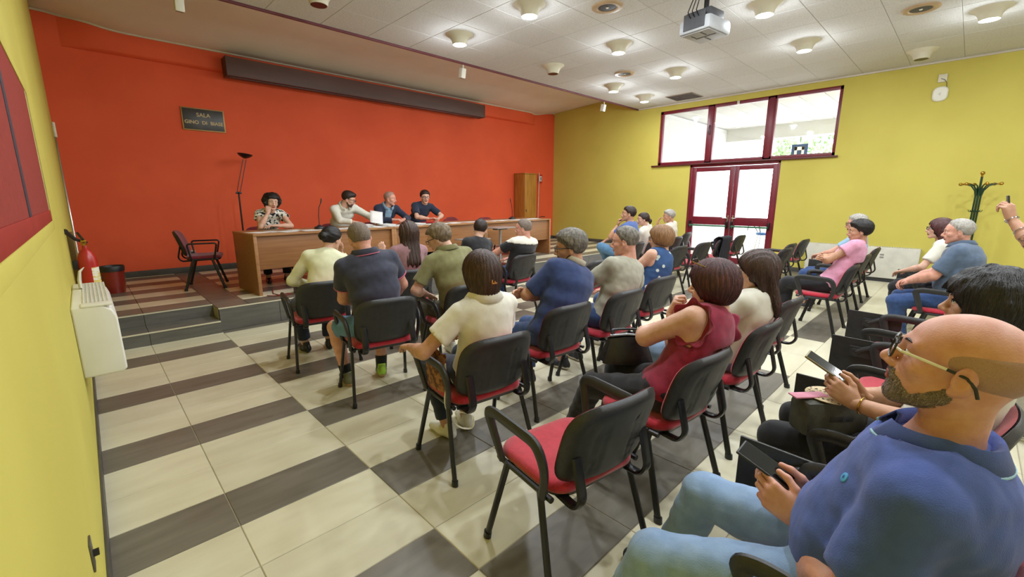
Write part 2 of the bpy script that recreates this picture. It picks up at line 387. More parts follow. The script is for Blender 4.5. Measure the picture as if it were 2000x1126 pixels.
def chair_meshes():
    D = {}
    o = ring_outline(.235, -.19, .235, .09)
    D['seat'] = rings(MB(), [(shrink(o, .93), .428), (o, .436), (shrink(o, 1.01), .452), (shrink(o, .985), .469), (shrink(o, .93), .477), (shrink(o, .8), lambda x, y: .480 - .02 * max(0, (y - .12)) ), (shrink(o, .45), .474)]).mesh('seat', angle=60)
    D['seat_shell'] = rings(MB(), [(shrink(o, .8), .405), (shrink(o, .93), .412), (shrink(o, .985), .437)]).mesh('seat_shell')
    mb = MB(); N = 28; Mv = 18
    def shell(off, fn, inner):
        vs = [];
        for j in range(Mv + 1):
            for i in range(N + 1):
                u, v = -1 + 2 * i / N, -1 + 2 * j / Mv; x, y, z = back_pt(u, v, .242, .470, .83, 0)
                vs.append((x, y + fn(u, v), z))
        return vs
    def rear(u, v):
        e = max(abs(u), abs(v)); d = -.034 * (1 - max(0, (e - .75) / .25) ** 2.2) - .002
        if e < .8 : d += .005
        if .35 < abs(u) < .62 and v < .45 and v > -.75:
            d += .004 * (math.sin((abs(u) - .35) / .27 * math.pi * 4) > .2)
        return d
    A = shell(0, rear, 0); B = shell(0, lambda u, v: .010 * (1 - max(abs(u), abs(v)) ** 6), 0)
    fs = []; n1 = N + 1
    for j in range(Mv):
        for i in range(N): fs.append((j * n1 + i, j * n1 + i + 1, (j + 1) * n1 + i + 1, (j + 1) * n1 + i))
    nA = len(A); edge = [i for i in range(n1)] + [j * n1 + N for j in range(1, Mv + 1)] + [Mv * n1 + i for i in range(N - 1, -1, -1)] + [j * n1 for j in range(Mv - 1, 0, -1)]
    f2 = fs + [tuple(nA + k for k in reversed(f)) for f in fs] + [(edge[k], nA + edge[k], nA + edge[(k + 1) % len(edge)], edge[(k + 1) % len(edge)]) for k in range(len(edge))]
    D['back_shell'] = MB().add(A + B, f2).mesh('back_shell', angle=50)
    mb = MB(); vs = [];
    for off, sc in ((0.006, .992), (.03, .955)):
        for j in range(13):
            for i in range(17):
                u, v = -1 + i / 8, -1 + j / 6; x, y, z = back_pt(u, v, .242 * sc, .65 - .18 * sc, .65 + .18 * sc, 0); e = max(abs(u), abs(v)); vs.append((x, y + (off if off < .01 else .014 + .020 * (1 - e ** 6)), z))
    fs = [];
    for j in range(12):
        for i in range(16): fs.append((j * 17 + i, j * 17 + i + 1, (j + 1) * 17 + i + 1, (j + 1) * 17 + i))
    edge = [i for i in range(17)] + [j * 17 + 16 for j in range(1, 13)] + [12 * 17 + i for i in range(15, -1, -1)] + [j * 17 for j in range(11, 0, -1)]; nA = 221
    D['back_pad'] = mb.add(vs, fs + [tuple(nA + k for k in reversed(f)) for f in fs] + [(edge[k], nA + edge[k], nA + edge[(k + 1) % len(edge)], edge[(k + 1) % len(edge)]) for k in range(len(edge))]).mesh('back_pad', angle=60)
    fr = MB()
    for s in (-1, 1):
        fr.tube(fillet([(s * .235, .2, .425), (s * .245, .19, .425), (s * .245, -.17, .425)], .03), .0125, 8)
        fr.tube(fillet([(s * .17, .0, .412), (s * .185, -.24, .41), (s * .185, -.275, .46), (s * .185, -.235, .62)], .06, 6), .011, 8, flat=2.2)
    for y in (.12, -.1): fr.tube([(-.245, y, .415), (.245, y, .415)], .011, 8)
    D['frame'] = fr.mesh('frame')
    for nm, ya, yb in (('front', .12, .235), ('rear', -.1, -.225)):
        for s in (-1, 1):
            m = MB().tube([(s * .247, ya, .435), (s * .285, yb, .012)], .0125, 10, flat=1.4); m.tube([(s * .2835, yb * .99, .03), (s * .286, yb * 1.005, 0)], .017, 10, flat=1.3); D['leg', nm, s] = m.mesh('leg')
    for s in (-1, 1):
        p = fillet([(s * .255, .15, .43), (s * .288, .215, .645), (s * .288, .16, .662), (s * .288, -.13, .655), (s * .275, -.165, .55), (s * .262, -.13, .425)], .05, 5); n = len(p)
        D['arm', s] = MB().tube(p, [.013 + .004 * min(1, max(0, (q[2] - .5) / .12)) for q in p], 10, flat=1.6).mesh('arm')
        p = fillet([(s * .255, .15, .43), (s * .285, .2, .655), (s * .285, -.15, .655), (s * .258, -.12, .43)], .04, 5)
        D['tubearm', s] = MB().tube(p, .0115, 8).mesh('arm')
    D['tablet'] = MB().box(.312, .324, .10, .44, .345, .665, .005).mesh('tablet')
    b = MB().box(.294, .314, .20, .34, .55, .62, .01); b.tube([(.288, .2, .64), (.30, .26, .61), (.302, .30, .585)], .016, 8); b.ball((.302, .30, .585), (.014, .035, .03))
    D['tablet_hinge'] = b.mesh('tablet_hinge')
    D['tablet_flat'] = MB().box(.06, .40, .06, .36, .672, .684, .005).mesh('tablet')
    return D
CH = chair_meshes()
RIM = BLK_PL
def put(name, key, m, parent):
    me = CH[key]
    if not me.materials: me.materials.append(m)
    return link(name, me, None, parent)
CH_N = [0]
def chair(x, y, head, label, kind='plain', z=0., group=None, dark=False):
    """kind: plain, arms, tubearms, tablet, desk (tablet lowered)"""
    t = thing('conference_chair', label, 'chair', (x, y, z), R(-head), group)
    for k, m in (('seat', RED_F), ('back_pad', RED_F)):
        key = k
        if dark:
            key = (k, 'dark')
            if key not in CH: CH[key] = CH[k].copy(); CH[key].materials.clear(); CH[key].materials.append(DRED_F)
        if k == 'seat': put('seat', key, m, t)
        else:
            sh = put('backrest', 'back_shell', BLK_PL, t); put('back_pad', key, m, sh)
    put('seat_shell', 'seat_shell', BLK_PL, t); put('frame', 'frame', BLK_MT, t)
    for nm in ('front', 'rear'):
        for s in (-1, 1): put('leg', ('leg', nm, s), BLK_MT, t)
    if kind in ('arms', 'tablet', 'desk'):
        for s in (-1, 1): put('armrest', ('arm', s), BLK_PL, t)
    if kind == 'left':
        put('armrest', ('arm', -1), BLK_PL, t)
    if kind == 'tubearms':
        for s in (-1, 1): put('armrest', ('tubearm', s), BLK_MT, t)
    if kind == 'tablet':
        tb = put('tablet', 'tablet', BLK_PL, t); put('tablet_hinge', 'tablet_hinge', BLK_PL, tb)
    if kind == 'desk': put('tablet', 'tablet_flat', mat('grey_tablet', '8C8A84', .4), t)
    return t

G = 'conference chairs'
B0 = 'red and black conference chair '
CHAIRS = {
 'C1': (1.40, 1.08, 9, B0 + 'standing empty in front of the bald man', 'arms'),
 'C10': (2.12, 1.04, 6, B0 + 'under the woman in the burgundy blouse', 'plain'),
 'C11': (2.92, 1.02, 3, B0 + 'under the long-haired woman in white top and denim', 'plain'),
 'C12': (3.77, 1.10, 3, B0 + 'empty beside the long-haired woman in white', 'plain'),
 'A17': (6.22, 1.10, 0, B0 + 'with armrests under the woman in pink', 'arms'),
 'A16': (7.45, 1.15, 0, B0 + 'with folded tablet under the grey-haired man in light blue', 'tablet'),
 'E9': (8.6, 1.18, 0, B0 + 'with folded tablet in front of the right wall radiator', 'tablet'),
 'C2': (1.58, 1.95, 7, B0 + 'under the woman in white polo shirt with hair clip', 'arms'),
 'C7': (2.42, 2.13, 5, B0 + 'under the man in navy shirt with striped collar', 'plain'),
 'C8': (3.13, 2.11, 4, B0 + 'under the man in the plain grey T-shirt', 'plain'),
 'C9': (3.95, 2.22, 4, B0 + 'under the woman in blue floral sleeveless top', 'plain'),
 'E6': (7.62, 2.12, 3, B0 + 'first of three empty ones behind the pink woman, tablet lowered', 'desk'),
 'E7': (8.42, 2.25, 3, B0 + 'middle of three empty ones left of the radiator', 'arms'),
 'E8': (9.50, 2.30, 3, B0 + 'empty, closest to the radiator end beside the door', 'plain'),
 'C3': (1.60, 3.20, 10, B0 + 'under the man in dark polo with pink collar line', 'arms'),
 'C5': (2.38, 3.20, 6, B0 + 'under the man in the olive polo shirt', 'arms'),
 'C13': (4.42, 3.30, 0, B0 + 'empty, behind the man in black and white T-shirt', 'plain'),
 'E1': (6.72, 3.36, 5, B0 + 'empty, first of the row behind the blue floral woman', 'plain'),
 'E2': (7.58, 3.34, 5, B0 + 'empty, right beside the chair with the plaid jacket', 'arms'),
 'E3': (8.62, 3.42, 0, B0 + 'with a dark plaid jacket hung over its back', 'plain'),
 'E4': (9.66, 3.46, 3, B0 + 'empty, standing just inside the glass double door', 'tablet'),
 'C4': (1.52, 4.22, 8, B0 + 'under the dark-haired woman in cream sweater', 'arms'),
 'C14': (2.45, 4.25, 4, B0 + 'under the woman with long straight brown hair and mauve top', 'plain'),
 'C15': (3.45, 4.30, 2, B0 + 'under the boy in black leaning sideways', 'plain'),
 'C6': (4.20, 4.34, -2, B0 + 'under the man in black T-shirt with white shoulders', 'arms'),
 'A13': (6.78, 4.15, -8, B0 + 'under the man in blue T-shirt and jeans', 'plain'),
 'A14': (7.45, 4.2, -3, B0 + 'under the woman with dark low bun and white top', 'plain'),
 'A15': (8.35, 4.2, -5, B0 + 'under the grey-haired man in white shirt', 'tubearms'),
 'E5': (9.55, 4.55, -5, B0 + 'empty, against the door frame beside the yellow wall', 'arms'),
 'A21': (1.36, .06, 2, B0 + 'with folded tablet under the bald man', 'tablet'),
 'A20': (2.22, .08, 2, B0 + 'with folded tablet under the black-haired woman holding a phone', 'tablet'),
 'T2': (3.15, .10, 3, B0 + 'empty with folded tablet, next to the black-haired woman', 'tablet'),
 'T1': (4.05, .16, 4, B0 + 'empty with folded tablet, two from the black-haired woman', 'tablet'),
 'A19': (6.17, .04, 3, B0 + 'with armrests under the heavy man in grey-blue polo', 'arms'),
 'A18': (7.10, .12, 3, B0 + 'with folded tablet under the woman in white with glasses', 'tablet'),
 'E10': (7.9, -.35, 0, B0 + 'empty behind the heavy man in grey-blue polo', 'plain'),
}
for k, (x, y, h, lab, kind) in CHAIRS.items(): chair(x, y, h, lab, kind, group=G)
GS = 'dark red chairs on the stage'
chair(1.19, 7.72, 104, 'dark red chair with black tube arms alone on the stage', 'tubearms', SZ, GS, True)
STC = {'P1': (2.06, 7.72, 180), 'P2': (3.28, 7.80, 176), 'P3': (4.06, 7.82, 180), 'P4': (4.82, 7.82, 184)}
for k, lab in (('P1', 'woman in spotted blouse'), ('P2', 'bearded man in white shirt'), ('P3', 'man in navy blazer'), ('P4', 'man in navy T-shirt with glasses')):
    x, y, h = STC[k]; chair(x, y, h, 'dark red chair behind the desk under the ' + lab, 'plain', SZ, GS, True)
chair(5.95, 7.86, 180, 'empty dark red armless chair behind the desk next to the seated men', 'plain', SZ, GS, True)
chair(7.02, 7.92, 176, 'empty dark red armless chair pushed up to the desk microphone end', 'plain', SZ, GS, True)
chair(6.60, 8.62, 160, 'empty dark red armchair set back behind the desk towards the cabinet', 'tubearms', SZ, GS, True)

# jacket over chair E3
def jacket(u, v):
    a = -1 + 2 * u; w = .20 + .10 * abs(1 - 2 * v) ** 1.2 * (1 if v < .5 else .8)
    s = v * 1.0
    if v < .62: z = .30 + (v / .62) * .54; y = -.306 - .055 * (v / .62) ** 2 + .025 * a * a
    else: t = (v - .62) / .38; z = .843 + .03 * math.sin(t * math.pi) - .28 * max(0, t - .25); y = -.361 + .145 * min(1, t * 2.2) + .034 * a * a
    return (a * w + .008 * math.sin(9 * v), y + .006 * math.sin(14 * a + 3 * v), z)
PLAID = mat('dark_plaid_cloth', '23232C', .9, '2D2D38', 4, bump=.4, bscale=300)
nt = PLAID.node_tree; ck = nt.nodes.new('ShaderNodeTexBrick'); ck.inputs['Scale'].default_value = 14; ck.inputs['Color1'].default_value = lin('262630'); ck.inputs['Color2'].default_value = lin('2A2A34'); ck.inputs['Mortar'].default_value = lin('11111A'); ck.offset = 0
ck.inputs['Mortar Size'].default_value = .05
tcn = nt.nodes.new('ShaderNodeTexCoord'); mp = nt.nodes.new('ShaderNodeMapping'); mp.inputs['Rotation'].default_value = (R(90), 0, 0); nt.links.new(tcn.outputs['Object'], mp.inputs[0]); nt.links.new(mp.outputs[0], ck.inputs[0]); nt.links.new(ck.outputs[0], nt.nodes['Principled BSDF'].inputs['Base Color'])
o = MB().grid(jacket, 20, 24).obj('jacket', PLAID, angle=80, loc=(8.62, 3.42, 0)); solidify(o, .012, 0); tag(o, 'dark plaid jacket draped over an empty chair back near the door', 'jacket')

# ------------------------------------------------------------------ desk on the stage
DA = R(3.3); DH = .82
dl = ['wooden desk with open end panel next to the steps', 'wooden desk in the middle, under the two men with papers', 'wooden desk at the far end by the tall cabinet']
for k in range(3):
    bx, by = 1.55 + math.cos(DA) * 2.1 * k, 6.42 + math.sin(DA) * 2.1 * k
    t = thing('long_desk', dl[k], 'desk', (bx, by, SZ), DA, 'desks of the speakers')
    MB().box(0, 2.098, 0, .86, DH - .032, DH, .004).obj('desk_top', WOOD_T, t)
    MB().box(.0, .04, .02, .84, 0, DH - .032, .003).obj('end_panel', WOOD, t); MB().box(2.058, 2.098, .02, .84, 0, DH - .032, .003).obj('end_panel', WOOD, t)
    for e in (0, 2.056): MB().box(e, e + .042, .004, .022, 0, DH - .032, .003).obj('edge_strip', WOOD_T, t)
    MB().box(.04, 2.058, .05, .07, .34, DH - .032, .002).obj('modesty_panel', WOOD, t)
def desk_pt(u, v): return (1.55 + math.cos(DA) * u - math.sin(DA) * v, 6.42 + math.sin(DA) * u + math.cos(DA) * v)
DTZ = SZ + DH
random.seed(11)
for k in range(36):
    u = .14 + k * .168 + random.uniform(-.05, .05); v = random.choice((.17, .18, .2, .3)) + random.uniform(-.02, .02); near = min(abs(u - 1.06), abs(u - 5.45)) < .3; v = .165 if near else v; ra = random.uniform(-.06, .06) if near else random.uniform(-.5, .5); x, y = desk_pt(u, v)
    def sh(a, b, s=random.random() * 6): return ((a - .5) * .21, (b - .5) * .297, 0.)
    o = MB().grid(sh, 4, 5).obj('paper_sheet', PAPER, loc=(x, y, DTZ + .0002 + .0013 * (k % 5)), rz=DA + ra); solidify(o, .0009, 1)
    tag(o, 'white sheet of paper lying on the long desk', 'paper', 'papers along the desk')
for k, (u, v, n) in enumerate(((1.75, .3, 5), (2.15, .3, 4), (2.75, .32, 3))):
    x, y = desk_pt(u, v); mb = MB()
    for q in range(n):
        mb.M = Matrix.Translation((0, 0, q * .007 + .004)) @ Matrix.Rotation(random.uniform(-.35, .35), 4, 'Z'); mb.box(-.105, .105, -.148, .148, 0, .005)
    tag(mb.obj('paper_pile', PAPER, smooth=False, loc=(x, y, DTZ + .003), rz=DA), ['loose pile of white papers in front of the bearded man', 'crooked paper stack between the bearded man and the man in blazer', 'flat paper stack in front of the man in blazer'][k], 'papers')
o = MB().box(-.11, .11, -.15, .15, 0, .012, .003).obj('folder', mat('red_folder', 'C2303A', .5), loc=desk_pt(3.22, .52) + (DTZ + .0068,), rz=.3); tag(o, 'red folder under the hands of the man in navy T-shirt', 'folder')
def mic(u, v, lean, label):
    x, y = desk_pt(u, v); t = thing('desk_microphone', label, 'microphone', (x, y, DTZ), 0, 'gooseneck microphones')
    MB().lathe([(.075, 0), (.078, .012), (.07, .03), (.035, .045), (.02, .06)], n=20).obj('microphone_base', BLK_PL, t)
    MB().tube([(0, 0, .05), (0, 0, .2), (lean * .3, 0, .32), (lean, -.01, .40)], .006, 8).obj('gooseneck', BLK_MT, t)
    MB().tube([(lean * .95, -.01, .39), (lean * 1.15, -.012, .455)], [.010, .008], 10).obj('capsule', BLK_PL, t)
mic(1.06, .42, .05, 'black gooseneck microphone between the woman and the bearded man')
mic(5.45, .45, -.06, 'black gooseneck microphone near the cabinet end of the desk')
# small pedestal tables in front of the desk
for k, (x, y, h, lab) in enumerate(((5.75, 6.26, .74, 'small grey pedestal table beside the man in black and white'), (5.05, 6.24, .56, 'low grey pedestal table behind the boy in black'))):
    t = thing('pedestal_table', lab, 'table', (x, y, SZ), .1, 'small pedestal tables')
    MB().box(-.28, .28, -.19, .19, h - .02, h, .006).obj('table_top', mat('grey_laminate', '9C8F88', .35), t)
    MB().box(-.16, .16, -.05, .05, h - .05, h - .02, .004).obj('bracket', BLK_MT, t)
    MB().tube([(0, 0, .02), (0, 0, h - .03)], .024, 12).obj('post', mat('silver_paint', 'A9ABB0', .35, metal=.6), t)
    MB().box(-.2, .2, -.14, .14, 0, .022, .006).obj('foot_plate', BLK_MT, t)

# black case and cable at the desk foot
t = thing('equipment_case', 'small black case with white label at the foot of the desk', 'case', (2.14, 6.28, SZ), .05)
MB().box(-.18, .18, -.1, .1, 0, .12, .012).obj('case_body', BLK_PL, t); MB().box(-.02, .15, -.104, -.099, .03, .10, .001).obj('label_plate', PAPER, t); MB().tube(fillet([(-.07, 0, .12), (-.07, 0, .15), (.07, 0, .15), (.07, 0, .12)], .02), .006, 6).obj('handle', BLK_MT, t)
o = MB().tube([(1.62, 6.36, SZ + .006), (1.72, 6.25, SZ + .006), (1.83, 6.22, SZ + .006), (1.90, 6.27, SZ + .006), (1.86, 6.33, SZ + .006), (1.75, 6.31, SZ + .006), (1.72, 6.45, SZ + .006), (1.80, 6.75, SZ + .006)], .006, 6).obj('power_cable', mat('red_cable', '8C2A22', .5)); tag(o, 'thin red cable curled on the stage beside the desk', 'cable')
# floor lamp
t = thing('floor_lamp', 'black uplighter floor lamp with jointed arm against the red wall', 'lamp', (2.03, 9.02, SZ))
MB().lathe([(.14, 0), (.14, .02), (.03, .03)], n=28).obj('lamp_base', BLK_MT, t); MB().tube([(0, 0, .02), (.005, 0, 1.36)], .014, 10).obj('pole', BLK_MT, t)
MB().ball((.005, 0, 1.37), .025).box(-.04, .05, -.015, .015, 1.355, 1.385, .005).obj('joint', BLK_MT, t)
MB().tube([(-.02, 0, 1.38), (.135, 0, 1.95)], .006, 6).tube([(.03, 0, 1.38), (.185, 0, 1.95)], .006, 6).obj('arm', BLK_MT, t)
mb = MB(); mb.M = Matrix.Translation((.165, 0, 1.975)) @ Matrix.Rotation(R(8), 4, 'Y'); mb.lathe([(.02, -.01), (.05, .005), (.095, .03), (.12, .062), (.118, .066), (.09, .038), (.05, .015), (0, .01)], n=28); mb.obj('lamp_shade', BLK_MT, t)
# tall cabinet
t = thing('tall_cabinet', 'narrow tall wooden cabinet with one door against the red wall', 'cabinet', (9.48, 9.22, SZ))
MB().box(-.25, .25, -.2, .21, .0, 1.97, .004).obj('cabinet_body', WOOD_C, t); MB().box(-.262, .262, -.235, .215, 1.97, 1.995, .004).obj('cabinet_top', WOOD_C, t)
d_ = MB().box(-.246, .246, -.222, -.2, .04, 1.96, .004).obj('cabinet_door', WOOD_C, t); MB().box(-.20, -.175, -.232, -.222, .9, .97, .004).obj('lock', BLK_MT, d_)
# plaque
t = thing('wall_plaque', 'dark plaque with gold border reading SALA GINO DI BIASE', 'plaque', (1.735, YF - .002, 2.88))
MB().box(-.31, .31, -.022, 0, -.185, .185, .004).obj('gold_border', mat('aged_gold', 'A8874F', .4, metal=.6), t)
pl = MB().box(-.293, .293, -.027, -.01, -.168, .168, .003).obj('plate', mat('dark_slate', '2E2A22', .35, '3A342A', 7), t)
GOLD_L = mat('gold_letters', 'C8AE68', .35, 'B69A55', 20)
def text(s, size, loc, rot, m, parent, ext=.002, bold=.0):
    cu = bpy.data.curves.new('lettering', 'FONT'); cu.body = s; cu.size = size; cu.align_x = 'CENTER'; cu.extrude = ext; cu.offset = bold
    ob = bpy.data.objects.new('tmp', cu); COL.objects.link(ob); me = bpy.data.meshes.new_from_object(ob.evaluated_get(bpy.context.evaluated_depsgraph_get())); bpy.data.objects.remove(ob)
    me.materials.clear(); o = link('lettering', me, m, parent, loc); o.rotation_euler = rot; return o
text('SALA', .088, (-.0, -.028, .045), (R(90), 0, 0), GOLD_L, pl, bold=.0012)
text('GINO  DI  BIASE', .078, (0, -.028, -.075), (R(90), 0, 0), GOLD_L, pl, bold=.0018)
# roller screen box under the stage ceiling
t = thing('screen_housing', 'long brown projection screen housing fixed to the red wall', 'screen housing', (2.09, 9.06, 3.6))
MB().box(0, 5.72, 0, .27, .0, .30, .006).obj('housing', mat('brown_metal', '5A4038', .5, '50382F', 2, stretch=(.4, 3, 3)), t); MB().box(-.004, .02, -.004, .274, -.004, .304, .004).box(5.70, 5.724, -.004, .274, -.004, .304, .004).obj('end_cap', mat('brown_cap', '4A362F', .5), t)
MB().box(.05, 5.66, .08, .14, -.012, .004, .003).obj('screen_slot', BLK_MT, t)

# ------------------------------------------------------------------ left wall things
t = thing('notice_board', 'large red notice board in a yellow painted frame on the wall', 'notice board', (XL, 0, 0))
BZ0, BZ1, BY0, BY1 = 1.43, 2.10, .55, 3.62
fr = MB().box(0, .008, BY0, BY1, BZ0 - .05, BZ0, .003).box(0, .008, BY0, BY1, BZ1, BZ1 + .045, .003).box(0, .008, BY1 - .02, BY1 + .04, BZ0 - .05, BZ1 + .045, .003).box(0, .008, BY0 - .05, BY0, BZ0 - .05, BZ1 + .045, .003)
fr.obj('board_frame', YEL_W, t)
MB().box(0, .004, BY0, BY1 - .12, BZ0 + .06, BZ1, .001).obj('felt_panel', mat('brick_red_felt', '983224', .9, '8A2B1F', 40, bump=.3, bscale=300), t)
MB().box(0, .006, BY0, BY1 - .05, BZ0, BZ0 + .06, .002).obj('bottom_rail', mat('red_rail', '9C2A20', .5), t)
MB().box(.002, .006, 2.16, 2.25, BZ0 + .06, BZ1, .001).obj('divider_strip', mat('slate_strip', '3A3640', .6), t)
MB().box(0, .005, BY1 - .06, BY1 - .03, BZ0, BZ1, .001).obj('edge_strip', BLK_PL, t); MB().box(0, .005, BY1 - .12, BY1 - .06, BZ0 + .03, BZ1, .001).obj('side_strip', mat('pale_yellow_strip', 'C9C27A', .7), t)
# fan coil unit
t = thing('fan_coil_unit', 'cream wall heater box with round-holed top grille by the steps', 'heater', (XL, 3.62, .47))
UD, UL, UH = .205, 1.05, .445
prof = [(0, 0), (UD - .02, 0), (UD, .02), (UD - .004, UH - .09), (UD - .02, UH - .04), (UD - .06, UH - .006), (UD - .09, UH), (0, UH)]
mb = MB(); n = len(prof); vs = [(x, y, z) for y in (0, UL) for x, z in prof]
mb.add(vs, [tuple(range(n)), tuple(reversed(range(n, 2 * n)))] + [(i, n + i, n + (i + 1) % n, (i + 1) % n) for i in range(n)]); o = mb.obj('unit_casing', WHITE_M, t, angle=30)
md = o.modifiers.new('round', 'BEVEL'); md.width = .012; md.segments = 3; md.limit_method = 'ANGLE'
cut_holes(o, [(.062, .173, .102, UL - .062, UH - .2, UH + .05)])
hx = MB()
for k in range(60): y = .105 + (UL - .17) * k / 59; hx.box(.064, .171, y - .001, y + .001, UH - .16, UH - .07)
hx.box(.062, .173, .102, UL - .062, UH - .175, UH - .16).obj('heat_exchanger', mat('dull_aluminium', '8E8E8A', .45, metal=.7), t, smooth=False)
gb = MB()
for k in range(7): x = .06 + .115 * k / 6; gb.box(x - .0035, x + .0035, .1, UL - .06, UH - .002, UH + .0045)
for k in range(22): y = .1 + (UL - .16) * k / 21; gb.box(.058, .178, y - .004, y + .004, UH - .002, UH + .004)
gb.obj('grille', WHITE_M, t)
rp = MB(); rp.box(.045, .19, -.004, .1, UH - .008, UH + .006, .006); rp.obj('grille_end', WHITE_M, t)
MB().tube([(.05, .75, UH), (.05, .78, UH + .06), (.06, .80, UH + .12), (.085, .82, UH + .145)], [.022, .024, .018, .006], 10, flat=.5).obj('lever', CREAM, t)
# chrome pole leaning in the corner
t = thing('chrome_rod', 'thin chrome rod leaning against the yellow wall corner', 'rod', (-.105, 7.6, SZ))
MB().tube([(0, 0, .35), (.0, .1, 1.2), (.0, .45, 2.02)], .011, 10).obj('rod_shaft', CHROME, t); MB().tube([(.005, .45, 2.02), (.005, .5, 2.2)], .016, 10).obj('rod_tip', CREAM, t); MB().tube([(0, 0, .0), (0, 0, .5)], .02, 10).obj('rod_grip', mat('brown_grip', '5A4632', .5), t)
# fire extinguisher on the wall
def extinguisher(loc, h, r, label, horn):
    t = thing('fire_extinguisher', label, 'fire extinguisher', loc, 0, 'red fire extinguishers')
    b_ = MB().lathe([(r * .9, 0), (r, .02), (r, h * .72), (r * .93, h * .8), (r * .6, h * .9), (r * .28, h * .95), (r * .25, h)], n=28).obj('cylinder', mat('extinguisher_red', 'B3201C', .3, coat=.3), t)
    lb = MB()
    for k in range(9):
        a0, a1 = R(-75 + 14 * k), R(-75 + 14 * (k + 1)); lb.add([((r + .001) * math.cos(a), (r + .001) * math.sin(a), z) for a in (a0, a1) for z in (h * .2, h * .62)], [(0, 2, 3, 1)])
    lb.obj('instruction_label', mat('label_yellow', 'D9C26A', .5, 'E6E1D0', 14, stretch=(1, 1, 4), contrast=(.45, .55)), b_)
    MB().tube([(0, 0, h), (0, 0, h + .05)], .018, 10).box(-.02, .02, -.05, .05, h + .03, h + .05, .004).obj('valve', BRASS, t)
    MB().tube([(0, -.03, h + .05), (-.03, .06, h + .11)], .01, 8).tube([(0, -.03, h + .03), (.02, .1, h + .02)], .009, 8).obj('lever', BLK_MT, t)
    if horn: MB().tube([(0, .02, h + .03), (-.05, -.03, h + .06), (-.09, -.12, h + .12), (-.1, -.16, h + .14)], [.012, .014, .017, .02], 10).obj('hose', BLK_PL, t)
    else: MB().tube(fillet([(0, 0, h + .03), (-.14, 0, h + .08), (-.16, 0, h + .2), (-.02, 0, h + .24), (.12, 0, h + .22)], .1, 6), .012, 8).obj('hose', BLK_PL, t)
    MB().box(-r - .03, -r + .01, -.03, .03, h * .6, h * .75, .004).obj('wall_bracket', BLK_MT, t)
    return t
extinguisher((-.025, 5.5, .62), .52, .068, 'red fire extinguisher with yellow label hanging on the left yellow wall', True)
MB_ = MB().box(-.02, .02, -.06, .06, 0, .5, .006)
tag(MB_.obj('wall_cover', mat('bronze_cover', '6B5530', .4, metal=.5), loc=(XL + .02, 5.75, .75)), 'narrow bronze cover strip on the yellow wall behind the extinguisher', 'cover')
# bin
t = thing('waste_bin', 'translucent red waste bin with black liner on the stage', 'bin', (.19, 8.08, SZ))
MB().lathe([(.105, 0), (.118, .15), (.125, .30), (.13, .35), (.122, .35), (.112, .1), (.1, .01)], n=28).obj('bin_body', mat('red_plastic', '8E2A1E', .3, coat=.2), t)
MB().lathe([(.132, .30), (.136, .36), (.13, .372), (.122, .36), (.118, .2), (.05, .12), (0, .12)], n=28).obj('liner', BLK_PL, t)
# sockets
t = thing('wall_socket', 'double socket with white plug low on the red wall', 'socket', (1.28, YF - .004, .62)); MB().box(-.07, .07, -.01, 0, -.04, .04, .004).obj('socket_plate', CREAM, t); MB().box(.005, .055, -.035, -.01, -.025, .025, .006).obj('plug', BLK_PL, t)
t = thing('door_stop_plate', 'small metal plate low on the near yellow wall', 'wall plate', (XL, 1.78, .45)); MB().box(0, .006, -.03, .03, -.05, .05, .003).obj('plate', mat('dull_metal', '77736A', .4, metal=.8), t); MB().tube([(.0, 0, 0), (.02, 0, 0)], .012, 8).obj('knob', BLK_MT, t)
t = thing('floor_pipe', 'short chrome pipe stub at the stage edge behind the heater', 'pipe', (XL, 6.9, SZ)); MB().tube(fillet([(0, 0, .12), (.16, 0, .12), (.22, -.02, .03)], .04), .016, 10).obj('pipe', CHROME, t); MB().lathe([(.03, 0), (.03, .02)], (.22, -.02, 0), 14).obj('flange', BLK_MT, t)

# ------------------------------------------------------------------ right wall and corner
t = thing('wall_radiator', 'long white fan heater with top slots on the right wall', 'heater', (XR, 0, 0))
RADM = mat('pale_grey_enamel', 'D3D0C3', .4); rc = MB().box(-.22, -.002, .52, 2.28, .07, .655, .02).obj('casing', RADM, t)
cut_holes(rc, [(-.19, -.05, .66, 1.34, .36, .7), (-.19, -.05, 1.42, 2.10, .36, .7)])
sm = MB().box(-.192, -.048, 0, .016, .638, .656).mesh('top_bar', False)
for k in range(39):
    y = .675 + k * .0365
    if not 1.33 < y < 1.42: link('top_bar', sm, RADM, t, (0, y, 0))
MB().box(-.2, -.01, .6, 2.2, .0, .07).obj('plinth', BLK_PL, t)
MB().box(-.224, -.219, 1.02, 1.08, .5, .53, .001).box(-.224, -.219, 1.02, 1.08, .45, .48, .001).obj('maker_plate', mat('grey_print', '8F8C84', .5), t)
t = thing('wifi_access_point', 'white rounded wifi box with wire below a small junction box', 'access point', (XR, .66, 3.33))
mb = MB(); rings(mb, [([(y * 1, z) for y, z in shrink(ring_outline(.10, -.12, .12, .08), 1, (0, 0))], 0), (ring_outline(.10, -.12, .12, .08), .03), (shrink(ring_outline(.10, -.12, .12, .08), .85, (0, 0)), .045)])
o = mb.obj('unit_body', WHITE_M, t); o.rotation_euler = (R(90), 0, R(-90))
text('C', .05, (-.047, -.0, -.02), (R(90), 0, R(-90)), mat('grey_print', '8F8C84', .5), t, .0005)
MB().box(-.035, 0, -.055, .06, .19, .32, .006).obj('junction_box', CREAM, t); MB().tube([(-.036, .02, .25), (-.045, -.03, .22), (-.04, -.06, .17), (-.03, -.07, .1)], .004, 6).obj('wire', BLK_MT, t)
